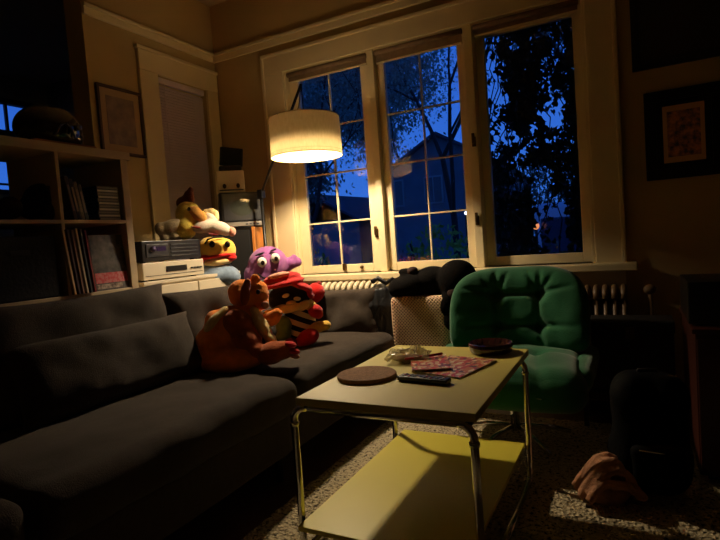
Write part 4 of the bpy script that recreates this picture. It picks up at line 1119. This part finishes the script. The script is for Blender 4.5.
# low dark media bench behind the chair
mbn = empty('low_bench', (-.02, 2.98, 0), 0, 'low black bench behind the green chair under the radiator', 'bench')
b = MB(); b.box(-.24, .21, -.12, .12, .16, .20, .004); b.obj('top', BLACKP, mbn)
b = MB(); b.box(-.22, .19, -.10, .10, .07, .09, .003); b.obj('shelf', BLACKP, mbn)
for sx in (-.225, .195):
    for sy in (-.1, .1):
        b = MB(); b.box(sx-.012, sx+.012, sy-.012, sy+.012, 0, .16); b.obj('leg', BLACKP, mbn)
tk = empty('storage_chest', (-.01, 3.0, .2), 0, 'black chest on the low bench in front of the shade dimmed radiator', 'chest')
b = MB(); b.box(-.20, .17, -.10, .10, 0, .30, .006); b.obj('body', mat('trunk_black', (14, 11, 9), .6), tk)
b = MB(); b.box(-.205, .175, -.105, .105, .30, .36, .006); b.obj('lid', mat('trunk_black', (14, 11, 9), .6), tk)
b = MB(); b.box(-.04, .0, -.112, -.104, .27, .33, .002); b.obj('clasp', BRASS, tk)
# black backpack on the floor
bp_ = empty('backpack', (.03, 2.22, .02), radians(12), 'black backpack standing on the rug at right', 'bag')
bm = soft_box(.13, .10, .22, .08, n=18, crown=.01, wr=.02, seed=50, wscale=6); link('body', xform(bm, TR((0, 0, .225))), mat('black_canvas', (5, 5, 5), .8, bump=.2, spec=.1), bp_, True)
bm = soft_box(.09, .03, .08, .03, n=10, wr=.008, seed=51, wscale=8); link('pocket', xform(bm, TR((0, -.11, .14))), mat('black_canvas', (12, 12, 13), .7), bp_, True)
b = MB(); b.tube([(-.07, -.146, .215), (.01, -.148, .205)], .003, 6); b.obj('zip_pull', CHROME, bp_, True)
b = MB(); b.tube([(-.04, .0, .44), (-.03, 0, .47), (.03, 0, .47), (.04, 0, .44)], .007, 8); b.obj('handle', BLACKP, bp_, True)
# crumpled knitted cloth
p0 = at_z(609, 500, .02)
ck_ = empty('knit_scarf', (p0.x, p0.y, .018), radians(24), 'tan ribbed knit scarf crumpled on the rug beside the backpack', 'scarf')
KN = mat('tan_knit', (190, 136, 100), .95, bump=.5, bscale=120, var=.3, vscale=20)
mb = MB()
for i in range(7):
    pts = []
    for k in range(11):
        u = k/10
        pts.append(Vector((-.095+.19*u+.012*sin(i*2+k*.7), -.06+i*.022+.010*sin(u*6+i), .03+.13*sin(pi*u)*(.55+.45*sin(i*.52))+.012*sin(u*9+i*2))))
    mb.tube(pts, .017, 8, True)
mb.ell((0, .02, .04), (.085, .08, .06))
remesh(mb.obj('cloth', KN, ck_, True), .006, 1)
for i in range(12):
    mb = MB(); mb.tube([(-.07+i*.0125, -.07, .015), (-.072+i*.0125, -.10, .004)], .003, 5); mb.obj('tassel', KN, ck_)

# ============================================================ SKY
w = bpy.data.worlds.new('dusk'); SC.world = w; w.use_nodes = True; nt = w.node_tree
bg = nt.nodes['Background']; tc = nt.nodes.new('ShaderNodeTexCoord'); sx = nt.nodes.new('ShaderNodeSeparateXYZ')
nt.links.new(tc.outputs['Generated'], sx.inputs[0])
cr = nt.nodes.new('ShaderNodeValToRGB'); e = cr.color_ramp.elements
e[0].position = 0; e[0].color = (*lin((58, 120, 226)), 1); e[1].position = .6; e[1].color = (*lin((34, 86, 205)), 1)
nz = nt.nodes.new('ShaderNodeTexNoise'); nz.inputs['Scale'].default_value = 4; nt.links.new(tc.outputs['Generated'], nz.inputs['Vector'])
nt.links.new(sx.outputs[2], cr.inputs[0]); nt.links.new(cr.outputs[0], bg.inputs[0]); bg.inputs[1].default_value = .95

# ============================================================ CAMERA
cam = bpy.data.cameras.new('camera'); co = bpy.data.objects.new('camera', cam); COL.objects.link(co)
cam.sensor_fit = 'HORIZONTAL'; cam.sensor_width = 36.; cam.lens = 36.*F/720.
cam.clip_start = .02; cam.clip_end = 200
r_ = Vector((AX.x, AY.x, AZ.x)); u_ = Vector((AX.y, AY.y, AZ.y)); f_ = Vector((AX.z, AY.z, AZ.z))
co.matrix_world = Matrix(((r_.x, u_.x, -f_.x, 0), (r_.y, u_.y, -f_.y, 0), (r_.z, u_.z, -f_.z, H), (0, 0, 0, 1)))
SC.camera = co
SC.view_settings.view_transform = 'Standard'; SC.view_settings.look = 'None'
SC.view_settings.exposure = 0; SC.view_settings.gamma = 1; SC.view_settings.use_curve_mapping = False
SC.cycles.max_bounces = 8; SC.cycles.transparent_max_bounces = 24
